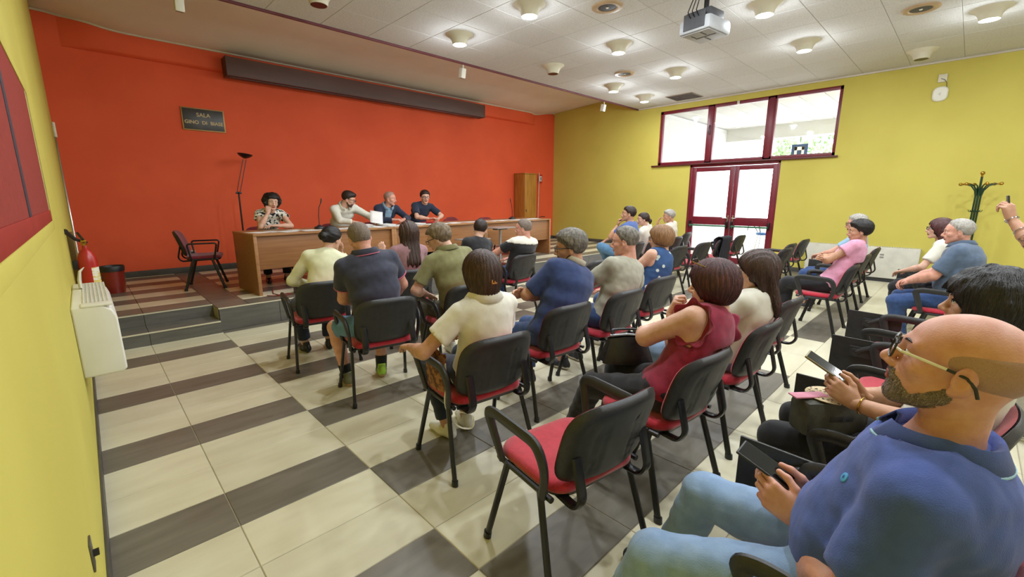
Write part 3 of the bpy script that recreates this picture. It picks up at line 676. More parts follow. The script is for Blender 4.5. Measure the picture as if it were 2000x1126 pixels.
t = thing('fire_sign_pole', 'thin white pole carrying a small fire sign above the extinguisher', 'sign', (10.2, 9.38, SZ)); MB().tube([(0, 0, 0), (.05, 0, 2.05)], .012, 8).obj('pole', CREAM, t); s0 = MB().box(.05, .19, -.006, .006, 1.75, 2.0, .002).obj('sign_plate', mat('sign_red', 'B3251F', .5), t); MB().box(.075, .165, -.009, -.005, 1.8, 1.95, .002).obj('sign_symbol', PAPER, s0); MB().box(.1, .14, -.011, -.008, 1.82, 1.93, .002).obj('symbol_bar', BLK_PL, s0)
extinguisher((10.22, 9.2, SZ), .5, .08, 'red fire extinguisher with curved black hose standing by the cabinet', False)
# coat stand
t = thing('coat_stand', 'dark green metal coat stand with brass ball tips', 'coat stand', (10.55, -.05, 0))
mb = MB()
for k in range(6): a = math.pi / 3 * k; mb.tube([(.035 * math.cos(a), .035 * math.sin(a), .08), (.035 * math.cos(a), .035 * math.sin(a), 1.72)], .012, 8)
mb.tube([(0, 0, .05), (0, 0, 1.9)], .015, 8).obj('stem', GREENM, t)
for k in range(6):
    a = math.pi / 3 * k + .3; c, s = math.cos(a), math.sin(a); ar = MB(); kn = MB()
    ar.tube([(.035 * c, .035 * s, 1.6), (.05 * c, .05 * s, 1.68), (.1 * c, .1 * s, 1.755), (.17 * c, .17 * s, 1.785), (.22 * c, .22 * s, 1.785)], .011, 8); kn.ball((.235 * c, .235 * s, 1.785), .026, 12); kn.tube([(.19 * c, .19 * s, 1.785), (.22 * c, .22 * s, 1.785)], .015, 8)
    h_ = ar.obj('hook', GREENM, t); kn.obj('brass_tip', BRASS, h_); MB().tube([(.035 * c, .035 * s, 1.36), (.07 * c, .07 * s, 1.34), (.085 * c, .085 * s, 1.37)], .006, 6).obj('small_hook', GREENM, t)
MB().ball((0, 0, 1.955), .03, 12).tube([(0, 0, 1.86), (0, 0, 1.93)], .014, 8).obj('finial', BRASS, t)
ft = MB()
for k in range(4): a = math.pi / 2 * k + .4; c, s = math.cos(a), math.sin(a); ft.tube([(.03 * c, .03 * s, .12), (.12 * c, .12 * s, .1), (.22 * c, .22 * s, .03), (.25 * c, .25 * s, .012)], .013, 8)
ft.obj('stand_feet', GREENM, t)

# ------------------------------------------------------------------ ceiling things
LZ = ZC
HOUS = mat('lamp_housing', 'D2CDB8', .5, 'C9C3AC', 3)
SEEN = {(4.28, 4.11), (4.28, 5.51), (6.26, 4.11), (8.21, 4.14), (8.33, 5.55), (9.68, 5.60), (6.31, 2.09), (8.19, 2.10), (8.48, .18)}     # lit lamps in the picture
def lamp(x, y, on, label, group):
    t = thing('ceiling_lamp', label, 'ceiling lamp', (x, y, LZ), 0, group)
    MB().lathe([(.20, 0), (.185, -.012), (.14, -.04), (.112, -.08), (.10, -.125), (.098, -.135), (.085, -.135), (.08, -.125)], n=28).obj('lamp_housing', HOUS, t)
    if on:
        MB().lathe([(.082, -.128), (.07, -.134), (.04, -.14), (0, -.142)], n=24).obj('bulb', LAMP_E, t)
        off = '' if (x, y) in SEEN else '_%d_offscreen' % ON.index((x, y))
        l = bpy.data.lights.new('ceiling_lamp_down' + off, 'AREA'); l.shape = 'DISK'; l.size = .17; l.energy = LAMP_W * .62; l.color = LAMP_C; lo = bpy.data.objects.new('ceiling_lamp_down' + off, l); COL.objects.link(lo); lo.parent = t; lo.location = (0, 0, -.146)
        l = bpy.data.lights.new('ceiling_lamp_glow' + off, 'POINT'); l.shadow_soft_size = .05; l.energy = LAMP_W * .38; l.color = LAMP_C; lo = bpy.data.objects.new('ceiling_lamp_glow' + off, l); COL.objects.link(lo); lo.parent = t; lo.location = (0, 0, -.194)
    else:
        MB().lathe([(.09, -.135), (.075, -.125), (.06, -.12)], n=24).obj('lamp_ring', BLK_MT, t); MB().lathe([(.062, -.12), (.05, -.128), (0, -.13)], n=24).obj('bulb', mat('dead_bulb', 'BFC0BC', .3), t)
ON = [(4.28, 4.11), (4.28, 5.51), (6.26, 4.11), (8.21, 4.14), (8.33, 5.55), (9.68, 5.60), (6.31, 2.09), (8.19, 2.10), (8.48, .18), (2.3, 2.1), (2.3, 4.1), (4.3, 2.1), (4.3, .18), (2.3, .18), (6.3, .18), (2.3, -1.7), (4.3, -1.7), (6.3, -1.7), (8.4, -1.7)]  # lamps outside SEEN are unseen, added along the grid for flatter light
LL = {(4.28, 4.11): 'lit white ceiling lamp beside the loudspeaker in front of the maroon rail', (4.28, 5.51): 'lit white ceiling lamp next to the middle spotlight of the rail', (6.26, 4.11): 'lit white ceiling lamp between the two nearer round loudspeakers', (8.21, 4.14): 'lit white ceiling lamp in front of the brown air grille', (8.33, 5.55): 'lit white ceiling lamp between unlit lamp and corner spotlight', (9.68, 5.60): 'lit white ceiling lamp closest to the brown air grille and yellow wall', (6.31, 2.09): 'lit white ceiling lamp next to the projector', (8.19, 2.10): 'lit white ceiling lamp above the window end near the right wall', (8.48, .18): 'lit white ceiling lamp beside the tan-ringed loudspeaker'}
for (x, y) in ON: lamp(x, y, True, LL.get((x, y), 'lit unseen ceiling lamp added over the back of the hall'), 'lit ceiling lamps')
lamp(6.4, 5.55, False, 'unlit white ceiling lamp next to the maroon rail', 'unlit ceiling lamps'); lamp(2.3, 5.58, False, 'unlit white ceiling lamp at the steps end of the maroon rail', 'unlit ceiling lamps'); lamp(10.0, .9, False, 'unlit white ceiling lamp near the wall above the wifi box', 'unlit ceiling lamps')
for (x, y, lab) in ((5.01, 3.48, 'round ceiling loudspeaker nearest the projector'), (7.73, 4.92, 'round ceiling loudspeaker between the lamps near the maroon rail'), (7.85, .79, 'round ceiling loudspeaker with tan ring near the right wall lamps')):
    t = thing('ceiling_speaker', lab, 'loudspeaker', (x, y, LZ), 0, 'ceiling loudspeakers')
    MB().lathe([(.19, 0), (.19, -.012), (.165, -.024), (.125, -.02), (.12, -.012)], n=32).obj('speaker_ring', mat('tan_ring', 'B59A78', .5), t)
    MB().lathe([(.125, -.010), (.08, -.016), (0, -.014)], n=28).obj('speaker_grille', mat('speaker_grille', '47474A', .6, '353537', 90), t); MB().lathe([(.02, -.015), (.012, -.022), (0, -.023)], n=14).obj('speaker_cap', WHITE_M, t)
t = thing('ceiling_vent', 'brown square air grille in the ceiling above the window', 'vent', (10.4, 5.0, LZ))
MB().box(-.3, .3, -.32, .32, -.012, .0, .003).obj('vent_frame', mat('vent_tan', '8C7A66', .6), t)
v = MB()
for k in range(9): v.box(-.27, .27, -.29 + k * .067, -.29 + k * .067 + .05, -.018, -.011)
v.obj('vent_slats', mat('vent_brown', '3A2A24', .7), t)
def track_spot(x, z0, label):
    t = thing('track_spotlight', label, 'spotlight', (x, 6.545, ZC - .03), 0, 'white spotlights on the maroon rail')
    MB().tube([(0, 0, 0), (0, 0, -.05)], .012, 8).obj('spot_mount', WHITE_M, t)
    mb = MB(); mb.M = Matrix.Translation((0, .01, -.05)) @ Matrix.Rotation(R(12), 4, 'X'); mb.box(-.045, .045, -.05, .05, -.16, 0, .012); mb.obj('spot_body', WHITE_M, t)
    mb = MB(); mb.M = Matrix.Translation((0, .01, -.05)) @ Matrix.Rotation(R(12), 4, 'X'); mb.box(-.035, .035, -.04, .04, -.163, -.158, .002); mb.obj('spot_lens', mat('spot_lens', '6C6C66', .2), t)
track_spot(5.15, 0, 'white spotlight on the maroon rail near the second lamp'); track_spot(9.45, 0, 'white spotlight on the maroon rail close to the yellow wall'); track_spot(1.12, 0, 'white spotlight at the steps end of the maroon rail')
# projector
t = thing('projector', 'grey ceiling projector hanging from a black mount with cables', 'projector', (5.42, 2.42, 3.38), R(-8))
PG = mat('projector_grey', 'A9ABAE', .4); PB = mat('projector_dark', '434347', .5, '3C3C40', 40)
mb = MB().box(-.22, .22, -.19, .19, 0, .15, .035); mb.obj('projector_body', PG, t)
MB().box(-.226, -.21, -.13, .13, .03, .20, .006).obj('rear_panel', PB, t); MB().box(-.15, .12, -.15, .15, .15, .24, .01).obj('mount_plate', PB, t)
u = MB().box(-.19, .19, -.165, .165, -.006, .004, .004).obj('underside', PG, t); g = MB().box(-.01, .01, -.14, .1, -.009, -.004).box(-.16, -.04, -.06, -.045, -.009, -.004).box(.03, .15, .0, .014, -.009, -.004).box(-.12, -.03, .08, .092, -.009, -.004); g.obj('groove_shade', BLK_PL, u)  # raised black strips stand in for the shade inside the underside grooves
MB().tube([(0, 0, .23), (0, 0, .49)], .028, 12).box(-.1, .1, -.1, .1, .47, .49, .004).obj('ceiling_mount', BLK_MT, t)
cb = MB()
for k in range(3): cb.tube([(-.2, -.06 + .05 * k, .12), (-.27, -.05 + .05 * k, .2), (-.2, -.04 + .04 * k, .35), (-.05, 0, .48)], .006, 6)
cb.obj('cables', BLK_MT, t); MB().tube([(.2, -.06, .08), (.25, -.06, .08)], .045, 16).obj('lens', BLK_MT, t)

# ------------------------------------------------------------------ beyond the glass
t = thing('blue_stool', 'blue stool with curved metal tubes on the porch behind the glass door', 'stool', (14.4, 4.15, 0)); MB().lathe([(.2, .5), (.24, .54), (.2, .58), (0, .59)], n=24).obj('seat', mat('blue_plastic', '3F6FB0', .4), t)
MB().tube(fillet([(0, .1, .56), (0, .2, .9), (0, -.1, 1.0), (0, -.3, .85)], .15, 6), .018, 8).tube(fillet([(.1, .2, .56), (.1, .45, .95), (.1, .5, .6)], .12, 6), .014, 8).obj('curved_tubes', mat('dark_teal_metal', '2C4A44', .4), t)
lg = MB()
for sx in (-1, 1):
    for sy in (-1, 1): lg.tube([(sx * .12, sy * .12, .52), (sx * .18, sy * .18, -.01)], .014, 8)
lg.obj('stool_legs', CHROME, t)
t = thing('hanging_sign', 'small dark blue square sign with white mark hanging outside', 'sign', (16.2, 3.95, 3.0)); pl = MB().box(-.02, .02, -.22, .22, -.2, .2, .01).obj('sign_plate', mat('sign_blue', '2B4A78', .5), t)
MB().box(-.03, -.02, -.13, .13, .02, .12, .002).box(-.03, -.02, -.13, -.06, -.12, .12, .002).box(-.03, -.02, .06, .13, -.12, .12, .002).obj('sign_mark', PAPER, pl); MB().tube([(0, 0, .2), (0, 0, .425)], .01, 6).obj('hanger', BLK_MT, t)
random.seed(7)
t = thing('olive_tree', 'pale green tree standing in bright light beyond the porch', 'tree', (24, 5.2, 0)); MB().tube([(0, 0, 0), (.1, 0, 1.5), (0, .1, 3)], [.16, .12, .07], 8).obj('trunk', mat('bark', '6B5C48', .9), t)
lf = MB()
for k in range(900):
    a = random.uniform(0, 6.28); q = random.uniform(-1, 1); r_ = random.uniform(.5, 1) ** .4; p = Vector((1.5 * r_ * math.sqrt(1 - q * q) * math.cos(a), 1.7 * r_ * math.sqrt(1 - q * q) * math.sin(a), 3.9 + 1.5 * q * r_)); lf.M = Matrix.Translation(p) @ Euler((random.random() * 6, random.random() * 6, random.random() * 6)).to_matrix().to_4x4(); lf.add([(-.14, 0, 0), (0, -.06, 0), (.14, 0, 0), (0, .06, .02)], [(0, 1, 2, 3)])
o = lf.obj('foliage', mat('olive_leaf', '6F8A5A', .7, '87A070', 3), t, smooth=False); o['kind'] = 'stuff'

# ------------------------------------------------------------------ figures: distance-field modelling
def V(*a): return np.array(a, float)
def nrm(v): v = np.asarray(v, float); n = np.linalg.norm(v); return v / n if n > 1e-9 else v
class Field:
    def __init__(s, lo, hi, h):
        s.h = h; s.lo = np.asarray(lo, float); s.n = np.maximum(4, np.ceil((np.asarray(hi, float) - s.lo) / h).astype(int) + 1); s.d = np.full(s.n, 1., np.float32)
        s.ax = [s.lo[i] + h * np.arange(s.n[i]) for i in range(3)]
    def sub(s, lo, hi):
        a = np.clip(np.floor((lo - s.lo) / s.h).astype(int), 0, s.n - 1); b = np.clip(np.ceil((hi - s.lo) / s.h).astype(int) + 1, 1, s.n)
        if np.any(b <= a): return None, None
        sl = tuple(slice(a[i], b[i]) for i in range(3)); g = np.meshgrid(*[s.ax[i][sl[i]] for i in range(3)], indexing='ij'); return sl, np.stack(g, -1)
    def put(s, sl, d, k, op='u'):
        a = s.d[sl]
        if op == 'u':
            if k <= 0: s.d[sl] = np.minimum(a, d); return
            h = np.clip(.5 + .5 * (d - a) / k, 0, 1); s.d[sl] = d * (1 - h) + a * h - k * h * (1 - h)
        else:   # subtract
            d = -d
            h = np.clip(.5 - .5 * (d - a) / max(k, 1e-6), 0, 1); s.d[sl] = d * (1 - h) + a * h + k * h * (1 - h)
    def cap(s, p0, p1, r0, r1=None, k=.02, flat=None, cut=None, op='u'):
        p0, p1 = np.asarray(p0, float), np.asarray(p1, float); r1 = r0 if r1 is None else r1; m = max(r0, r1) * (max(1, 1 if not flat else 1) ) + k + 3 * s.h
        sl, P = s.sub(np.minimum(p0, p1) - m, np.maximum(p0, p1) + m)
        if sl is None: return
        v = p1 - p0; L = v @ v; t = np.clip(((P - p0) @ v) / max(L, 1e-9), 0, 1); q = P - (p0 + t[..., None] * v)
        if flat is not None:
            n, f = flat; n = nrm(n); q = q + (q @ n)[..., None] * n * (1 / f - 1); d = (np.linalg.norm(q, axis=-1) - (r0 + (r1 - r0) * t)) * min(f, 1)
        else: d = np.linalg.norm(q, axis=-1) - (r0 + (r1 - r0) * t)
        if cut is not None: d = np.maximum(d, (P - np.asarray(cut[0])) @ nrm(cut[1]))
        s.put(sl, d, k, op)
    def ell(s, c, r, k=.02, R3=None, op='u', cut=None):
        c, r = np.asarray(c, float), np.asarray(r, float); m = max(r) + k + 3 * s.h; sl, P = s.sub(c - m, c + m)
        if sl is None: return
        q = P - c
        if R3 is not None: q = q @ np.asarray(R3)      # columns = axes
        k0 = np.linalg.norm(q / r, axis=-1); k1 = np.linalg.norm(q / (r * r), axis=-1); d = k0 * (k0 - 1) / np.maximum(k1, 1e-6)
        d = np.where(k0 < 1e-4, -min(r), d)
        if cut is not None: d = np.maximum(d, (P - np.asarray(cut[0])) @ nrm(cut[1]))
        s.put(sl, d, k, op)
    def plane(s, p, n):
        p, n = np.asarray(p, float), nrm(n); return ((s.ax[0] - p[0]) * n[0])[:, None, None] + ((s.ax[1] - p[1]) * n[1])[None, :, None] + ((s.ax[2] - p[2]) * n[2])[None, None, :]
    def cutp(s, p, n): s.d = np.maximum(s.d, s.plane(p, n).astype(np.float32))
    def ripple(s, terms):
        i = np.nonzero(np.abs(s.d) < .03); P = np.stack([s.ax[k][i[k]] for k in range(3)], -1); a = 0
        for amp, f, seed, sc in terms: a = a + amp * noise3(P * np.asarray(sc), f, seed)
        s.d[i] += a
    def all(s): g = np.meshgrid(*s.ax, indexing='ij'); return np.stack(g, -1)
    def mesh(s, smooth=1): return surface_nets(s.d, s.lo, s.h, smooth)
def surface_nets(d, lo, h, smooth=1):
    ins = d < 0; nx, ny, nz = d.shape
    c = np.zeros((nx - 1, ny - 1, nz - 1), np.int8)
    for i in (0, 1):
        for j in (0, 1):
            for k in (0, 1): c += ins[i:nx - 1 + i, j:ny - 1 + j, k:nz - 1 + k]
    act = (c > 0) & (c < 8); ids = np.argwhere(act); N = len(ids)
    if N == 0: return np.zeros((0, 3)), np.zeros((0, 4), int)
    lut = np.full(act.shape, -1, np.int32); lut[act] = np.arange(N)
    pos = np.zeros((N, 3)); cnt = np.zeros(N)
    cor = [(i, j, k) for i in (0, 1) for j in (0, 1) for k in (0, 1)]
    val = {q: d[ids[:, 0] + q[0], ids[:, 1] + q[1], ids[:, 2] + q[2]].astype(float) for q in cor}
    for a in cor:
        for ax in range(3):
            if a[ax] == 0:
                b = list(a); b[ax] = 1; b = tuple(b); va, vb = val[a], val[b]; m = (va < 0) != (vb < 0)
                t = np.where(m, va / np.where(m, va - vb, 1), 0); p = np.array(a, float)[None, :] + np.zeros((N, 3)); p[:, ax] += t
                pos[m] += p[m]; cnt[m] += 1
    pos = pos / cnt[:, None] + ids
    quads = []
    for ax in range(3):
        u, w = (ax + 1) % 3, (ax + 2) % 3
        a = np.take(ins, range(0, d.shape[ax] - 1), ax); b = np.take(ins, range(1, d.shape[ax]), ax); e = np.argwhere(a != b)
        if not len(e): continue
        ok = (e[:, u] > 0) & (e[:, w] > 0) & (e[:, u] < d.shape[u] - 1) & (e[:, w] < d.shape[w] - 1); e = e[ok]; flip = a[e[:, 0], e[:, 1], e[:, 2]]
        def g(du, dw): q = e.copy(); q[:, u] += du; q[:, w] += dw; return lut[q[:, 0], q[:, 1], q[:, 2]]
        Q = np.stack([g(-1, -1), g(0, -1), g(0, 0), g(-1, 0)], 1); Q[~flip] = Q[~flip][:, ::-1]; quads.append(Q)
    F = np.concatenate(quads); F = F[(F >= 0).all(1)]
    for _ in range(smooth):      # gentle relaxation
        acc = np.zeros_like(pos); ct = np.zeros(N)
        for i in range(4):
            j = (i + 1) % 4; np.add.at(acc, F[:, i], pos[F[:, j]]); np.add.at(acc, F[:, j], pos[F[:, i]]); np.add.at(ct, F[:, i], 1); np.add.at(ct, F[:, j], 1)
        pos = pos * .5 + .5 * acc / np.maximum(ct, 1)[:, None]
    return pos * h + lo, F
def to_mesh(name, parts, mats, slots=None):
    vs = []; fs = []; mi = []; n = 0
    for q, (v, f) in enumerate(parts):
        vs.append(v); fs.append(f + n); mi.append(np.full(len(f), 0)); n += len(v)
    v = np.concatenate(vs); f = np.concatenate(fs); me = bpy.data.meshes.new(name)
    me.vertices.add(len(v)); me.vertices.foreach_set('co', v.astype(np.float32).ravel()); me.loops.add(f.size); me.loops.foreach_set('vertex_index', f.astype(np.int32).ravel())
    me.polygons.add(len(f)); me.polygons.foreach_set('loop_start', np.arange(0, f.size, 4, dtype=np.int32)); me.polygons.foreach_set('loop_total', np.full(len(f), 4, np.int32))
    me.polygons.foreach_set('use_smooth', np.ones(len(f), bool))
    for m in mats: me.materials.append(m)
    if slots is not None: me.polygons.foreach_set('material_index', slots.astype(np.int32))
    me.update(calc_edges=True); me.validate(); return me
def noise3(P, f, seed=0):
    r = np.random.RandomState(seed); o = np.zeros(P.shape[:-1])
    for k in range(4):
        a = r.normal(size=3); a = a / np.linalg.norm(a) * f * (1 + .5 * k); o += np.sin(P @ a + r.uniform(0, 6.28)) / (1 + .4 * k)
    return o / 2.2
def rotm(yaw=0, pitch=0, roll=0):
    """yaw about z (+ = to the person's left), pitch about x (+ = up), roll about y"""
    return np.array((Euler((R(pitch), R(roll), R(yaw)), 'XYZ').to_matrix()))
def ik(root, tgt, l1, l2, pole):
    root, tgt = np.asarray(root, float), np.asarray(tgt, float); v = tgt - root; D = np.linalg.norm(v); D2 = min(D, (l1 + l2) * .999); u = v / max(D, 1e-9)
    a = (l1 * l1 - l2 * l2 + D2 * D2) / (2 * D2); hh = math.sqrt(max(l1 * l1 - a * a, 0)); p = np.asarray(pole, float); p = p - u * (p @ u); p = nrm(p)
    return root + u * a + p * hh, root + u * D2
# ---- heads
_HC = {}
def head_mesh(sex, chub, h):
    key = (sex, chub, h)
    if key in _HC: return _HC[key]
    F = Field((-.105, -.125, -.155), (.105, .14, .135), h); m = sex == 'm'; c = chub
    F.ell((0, -.012, .030), (.078, .100, .086), 0)
    F.ell((0, .030, .028), (.066, .060, .060), .02); F.ell((0, .026, -.035), (.060 * c, .062, .06), .025); F.ell((0, .026, -.068), (.052 * c, .058, .042), .02)
    F.ell((0, .070, -.103), (.024 if m else .02, .02, .017), .018)
    for s in (-1, 1):
        F.cap((s * .054 * c, -.010, -.045), (s * .020, .064, -.099), .018 if m else .015, .015, .02); F.ell((s * .042 * c, .054, -.024), (.024, .025, .02), .02)
        F.cap((0, .087, .020), (s * .044, .074, .022), .0105 if m else .008, .009, .014)
    F.cap((0, .086, .010), (0, .110, -.028), .0085, .0115, .012); F.ell((0, .112, -.034), (.0125, .0125, .011), .008)
    for s in (-1, 1):
        F.ell((s * .0135, .101, -.039), (.0085, .011, .008), .008); F.ell((s * .032, .099, .000), (.017, .014, .0125), .012, op='s')
        F.ell((s * .031, .077, .009), (.0155, .0125, .0075), .004); F.ell((s * .031, .076, -.010), (.0155, .0125, .006), .005)
    F.ell((0, .082, -.055), (.03, .014, .02), .015); F.ell((0, .0935, -.0625), (.022, .0085, .0055), .006); F.ell((0, .0915, -.0745), (.019, .009, .0065), .006)
    F.cap((-.022, .104, -.0685), (.022, .104, -.0685), .003, .003, .004, op='s')
    for s in (-1, 1):
        Rr = rotm(s * -18, -12, 0)
        F.ell((s * .080, -.012, -.010), (.0085, .020, .032), .006, Rr); F.ell((s * .079, -.004, -.036), (.006, .010, .010), .006, Rr); F.ell((s * .090, -.006, -.006), (.008, .011, .018), .004, Rr, op='s')
    F.cap((0, -.03, -.05), (0, -.038, -.15), .055 if m else .047, .054 if m else .046, .03)
    v, f = F.mesh(1)
    ce = v[f].mean(1); lip = ((((ce[:, 0]) / .024) ** 2 + ((ce[:, 2] + .0685) / .0125) ** 2) < 1) & (ce[:, 1] > .085)
    _HC[key] = (v, f, lip); return _HC[key]
# ---- hands
_HD = {}
def hand_mesh(pose, side, h):
    key = (pose, side, h)
    if key in _HD: return _HD[key]
    curl = {'relax': .38, 'fist': 1.35, 'hold': .95, 'flat': .10, 'wrap': .7, 'press': .6}[pose]
    F = Field((-.09, -.04, -.11), (.07, .21, .05), h); kx = [-.030, -.010, .011, .030]; ky = [.088, .094, .089, .079]; ln = [(.042, .025, .02), (.046, .028, .021), (.042, .027, .02), (.033, .02, .018)]
    F.ell((0, .045, -.002), (.036, .055, .013), 0)
    for i in range(4):
        F.cap((kx[i] * .55, .005, 0), (kx[i], ky[i], 0), .0135, .0115, .012)
        p = V(kx[i], ky[i], 0); a = 0
        for j in range(3):
            a += curl * (.85, 1.05, .7)[j] * (1 + .10 * (i - 1)); q = p + ln[i][j] * V(kx[i] * .9 * (1 - curl * .5) if j == 0 else 0, math.cos(a), -math.sin(a)); F.cap(p, q, (.0098, .0088, .008)[j], (.0088, .008, .0068)[j], .003); p = q
    t = {'fist': [(-.026, .022, -.008), (-.042, .052, -.024), (-.028, .078, -.045), (-.004, .085, -.05)], 'hold': [(-.026, .022, -.008), (-.05, .05, -.022), (-.05, .082, -.03), (-.036, .104, -.032)]}.get(pose, [(-.026, .022, -.006), (-.05, .05, -.016), (-.06, .08, -.022), (-.058, .105, -.026)])
    for j in range(3): F.cap(t[j], t[j + 1], (.0145, .0115, .0095)[j], (.0115, .0095, .008)[j], .006 if j else .012)
    F.cap((0, -.03, 0), (0, .02, 0), .024, .024, .012, flat=((0, 0, 1), .72))
    v, f = F.mesh(1)
    if side > 0: pass
    else: v = v * V(-1, 1, 1); f = f[:, ::-1]
    _HD[key] = (v, f); return _HD[key]
def shoe_mesh(h, trainer):
    key = ('shoe', h, trainer)
    if key in _HD: return _HD[key]
    F = Field((-.07, -.12, -.02), (.07, .23, .16), h)
    F.cap((0, -.055, .035), (0, .05, .04), .036, .04, .02, cut=((0, 0, .002), (0, 0, -1))); F.cap((0, .04, .036), (.004, .155, .03), .043, .035, .03, cut=((0, 0, .002), (0, 0, -1)), flat=((0, 0, 1), .85)); F.cap((0, -.035, .06), (0, -.03, .105), .038, .036, .03, cut=((0, 0, .11), (0, .2, 1)))
    v, f = F.mesh(1); ce = v[f].mean(1)[:, 2]; _HD[key] = (v, f, ce < (.028 if trainer else .014)); return _HD[key]

def skin_mat(name, a, b): return mat('skin_' + name, a, .5, b, 28, bump=.12, bscale=260, sss=.12, detail=5, contrast=(.3, .75))
SKIN = {'fair': skin_mat('fair', 'D8AE98', 'CA9880'), 'tan': skin_mat('tan', 'C29478', 'B07F62'), 'pink': skin_mat('pink', 'D6A08C', 'C58872')}
LIP = mat('lips', 'A8574E', .45, '984A44', 30); EYEW = mat('eye_white', 'E8E2DA', .2); IRIS = mat('iris', '2A1A10', .15)
def hair_mat(name, a, b): return mat('hair_' + name, a, .5, b, 60, stretch=(1, 1, .25), bump=.5, bscale=150, bstretch=(1.5, 1.5, .3), contrast=(.3, .7), detail=6)
HAIR = {'black': hair_mat('black', '15110F', '1F1A17'), 'brown': hair_mat('brown', '33211A', '4A332A'), 'darkbrown': hair_mat('darkbrown', '241713', '36241C'), 'red': hair_mat('red', '3A1B1C', '542A28'), 'grey': hair_mat('grey', '77726A', '9B968D'), 'darkgrey': hair_mat('darkgrey', '4A453E', '8A8378'), 'lightbrown': hair_mat('lightbrown', '7A5432', '94704A'), 'silver': hair_mat('silver', '8F8A82', 'B5B0A8'), 'stubble': mat('hair_stubble', 'AE8878', .6, '9A786A', 600, bump=.15, bscale=700), 'curlgrey': hair_mat('curlgrey', '5E4E3C', '8A775C'), 'beard': mat('hair_beard', '5A4A42', .75, '96877C', 620, bump=.6, bscale=700, contrast=(.42, .6)), 'darkbeard': mat('hair_darkbeard', '4A362C', .7, '5C463A', 400, bump=.6, bscale=300), 'graybuzz': mat('hair_graybuzz', '6E6056', .75, '8A7C70', 420, bump=.6, bscale=300)}
_TN = {}
def tones(k):
    if k not in _TN:
        out = []
        for i, f_ in enumerate((1.55, .62)):
            m = HAIR[k].copy(); m.name = HAIR[k].name + ('_light', '_deep')[i]
            for n in m.node_tree.nodes:
                if n.type == 'VALTORGB':
                    for e in n.color_ramp.elements: c = e.color; e.color = (min(1, c[0] * f_), min(1, c[1] * f_), min(1, c[2] * f_), 1)
            out.append(m)
        _TN[k] = out
    return _TN[k]
def smax(a, b, k): h = np.clip(.5 - .5 * (b - a) / k, 0, 1); return b * (1 - h) + a * h + k * h * (1 - h)
def smin(a, b, k): return -smax(-a, -b, k)
def ellf(P, c, r):
    q = (P - np.asarray(c)) / np.asarray(r); k0 = np.linalg.norm(q, axis=-1); k1 = np.linalg.norm(q / np.asarray(r), axis=-1); return k0 * (k0 - 1) / np.maximum(k1, 1e-6)
def capf(P, a, b, ra, rb, fl=None):
    a, b = np.asarray(a, float), np.asarray(b, float); v = b - a; t = np.clip(((P - a) @ v) / (v @ v), 0, 1); q = P - (a + t[..., None] * v)
    if fl is not None: n, f = nrm(fl[0]), fl[1]; q = q + (q @ n)[..., None] * n * (1 / f - 1)
    d = np.linalg.norm(q, axis=-1) - (ra + (rb - ra) * t); return d * (min(fl[1], 1) if fl is not None else 1)
_HR = {}
def strands(v, f, style, seed, n):
    """thin locks lying on the hair surface"""
    from mathutils.kdtree import KDTree
    a = v[f]; fn = np.cross(a[:, 2] - a[:, 0], a[:, 3] - a[:, 1]); nv = np.zeros_like(v)
    for i in range(4): np.add.at(nv, f[:, i], fn)
    nv /= np.maximum(np.linalg.norm(nv, axis=1), 1e-9)[:, None]
    kd = KDTree(len(v))
    for i, p in enumerate(v): kd.insert(p, i)
    kd.balance(); r = np.random.RandomState(seed + 50)
    long_ = style in ('bob', 'lob', 'waves', 'long', 'longer', 'shortbob'); L = {'long': .16, 'longer': .2, 'bob': .09, 'lob': .11, 'waves': .07, 'shortbob': .06, 'bun': .07, 'pony': .07, 'curly': .035, 'wavy': .035, 'thick': .04, 'quiff': .03, 'neat': .028, 'pixie': .045, 'short': .022}.get(style, .012)
    wd = .0017 if long_ else .0013; crown = V(0, -.045, .125); VS = []; FS = []; nb = 0
    for q in r.choice(len(v), n):
        p = v[q].copy(); nn = nv[q]; K = 5; ln = L * r.uniform(.6, 1.2); pts = []; wob = r.normal(size=3) * (.5 if style in ('curly', 'wavy') else .16)
        for k in range(K):
            d = nrm(p - crown) * (.4 if long_ else 1.) + V(0, 0, -1.1 if long_ else -.35) + wob
            if style in ('bun', 'pony'): d = V(-p[0] * 6, -1, -.25) + wob
            d = nrm(d - nn * (d @ nn)); side = np.cross(nn, d); lift = .0010 + .0035 * (k / K) ** 2 * r.uniform(.2, 1) * (1.6 if style in ('thick', 'wavy', 'curly', 'short') else .7); w = wd * (1 - .8 * k / (K - 1)); pts.append((p + nn * lift - side * w, p + nn * lift + side * w))
            p = p + d * ln / (K - 1); co, ix, _ = kd.find(p); nn = nv[ix]; p = p - nn * ((p - v[ix]) @ nn)
        VS += [x for pr in pts for x in pr]; FS += [(nb + 2 * k, nb + 2 * k + 1, nb + 2 * k + 3, nb + 2 * k + 2) for k in range(K - 1)]; nb += 2 * K
    return np.array(VS), np.array(FS)
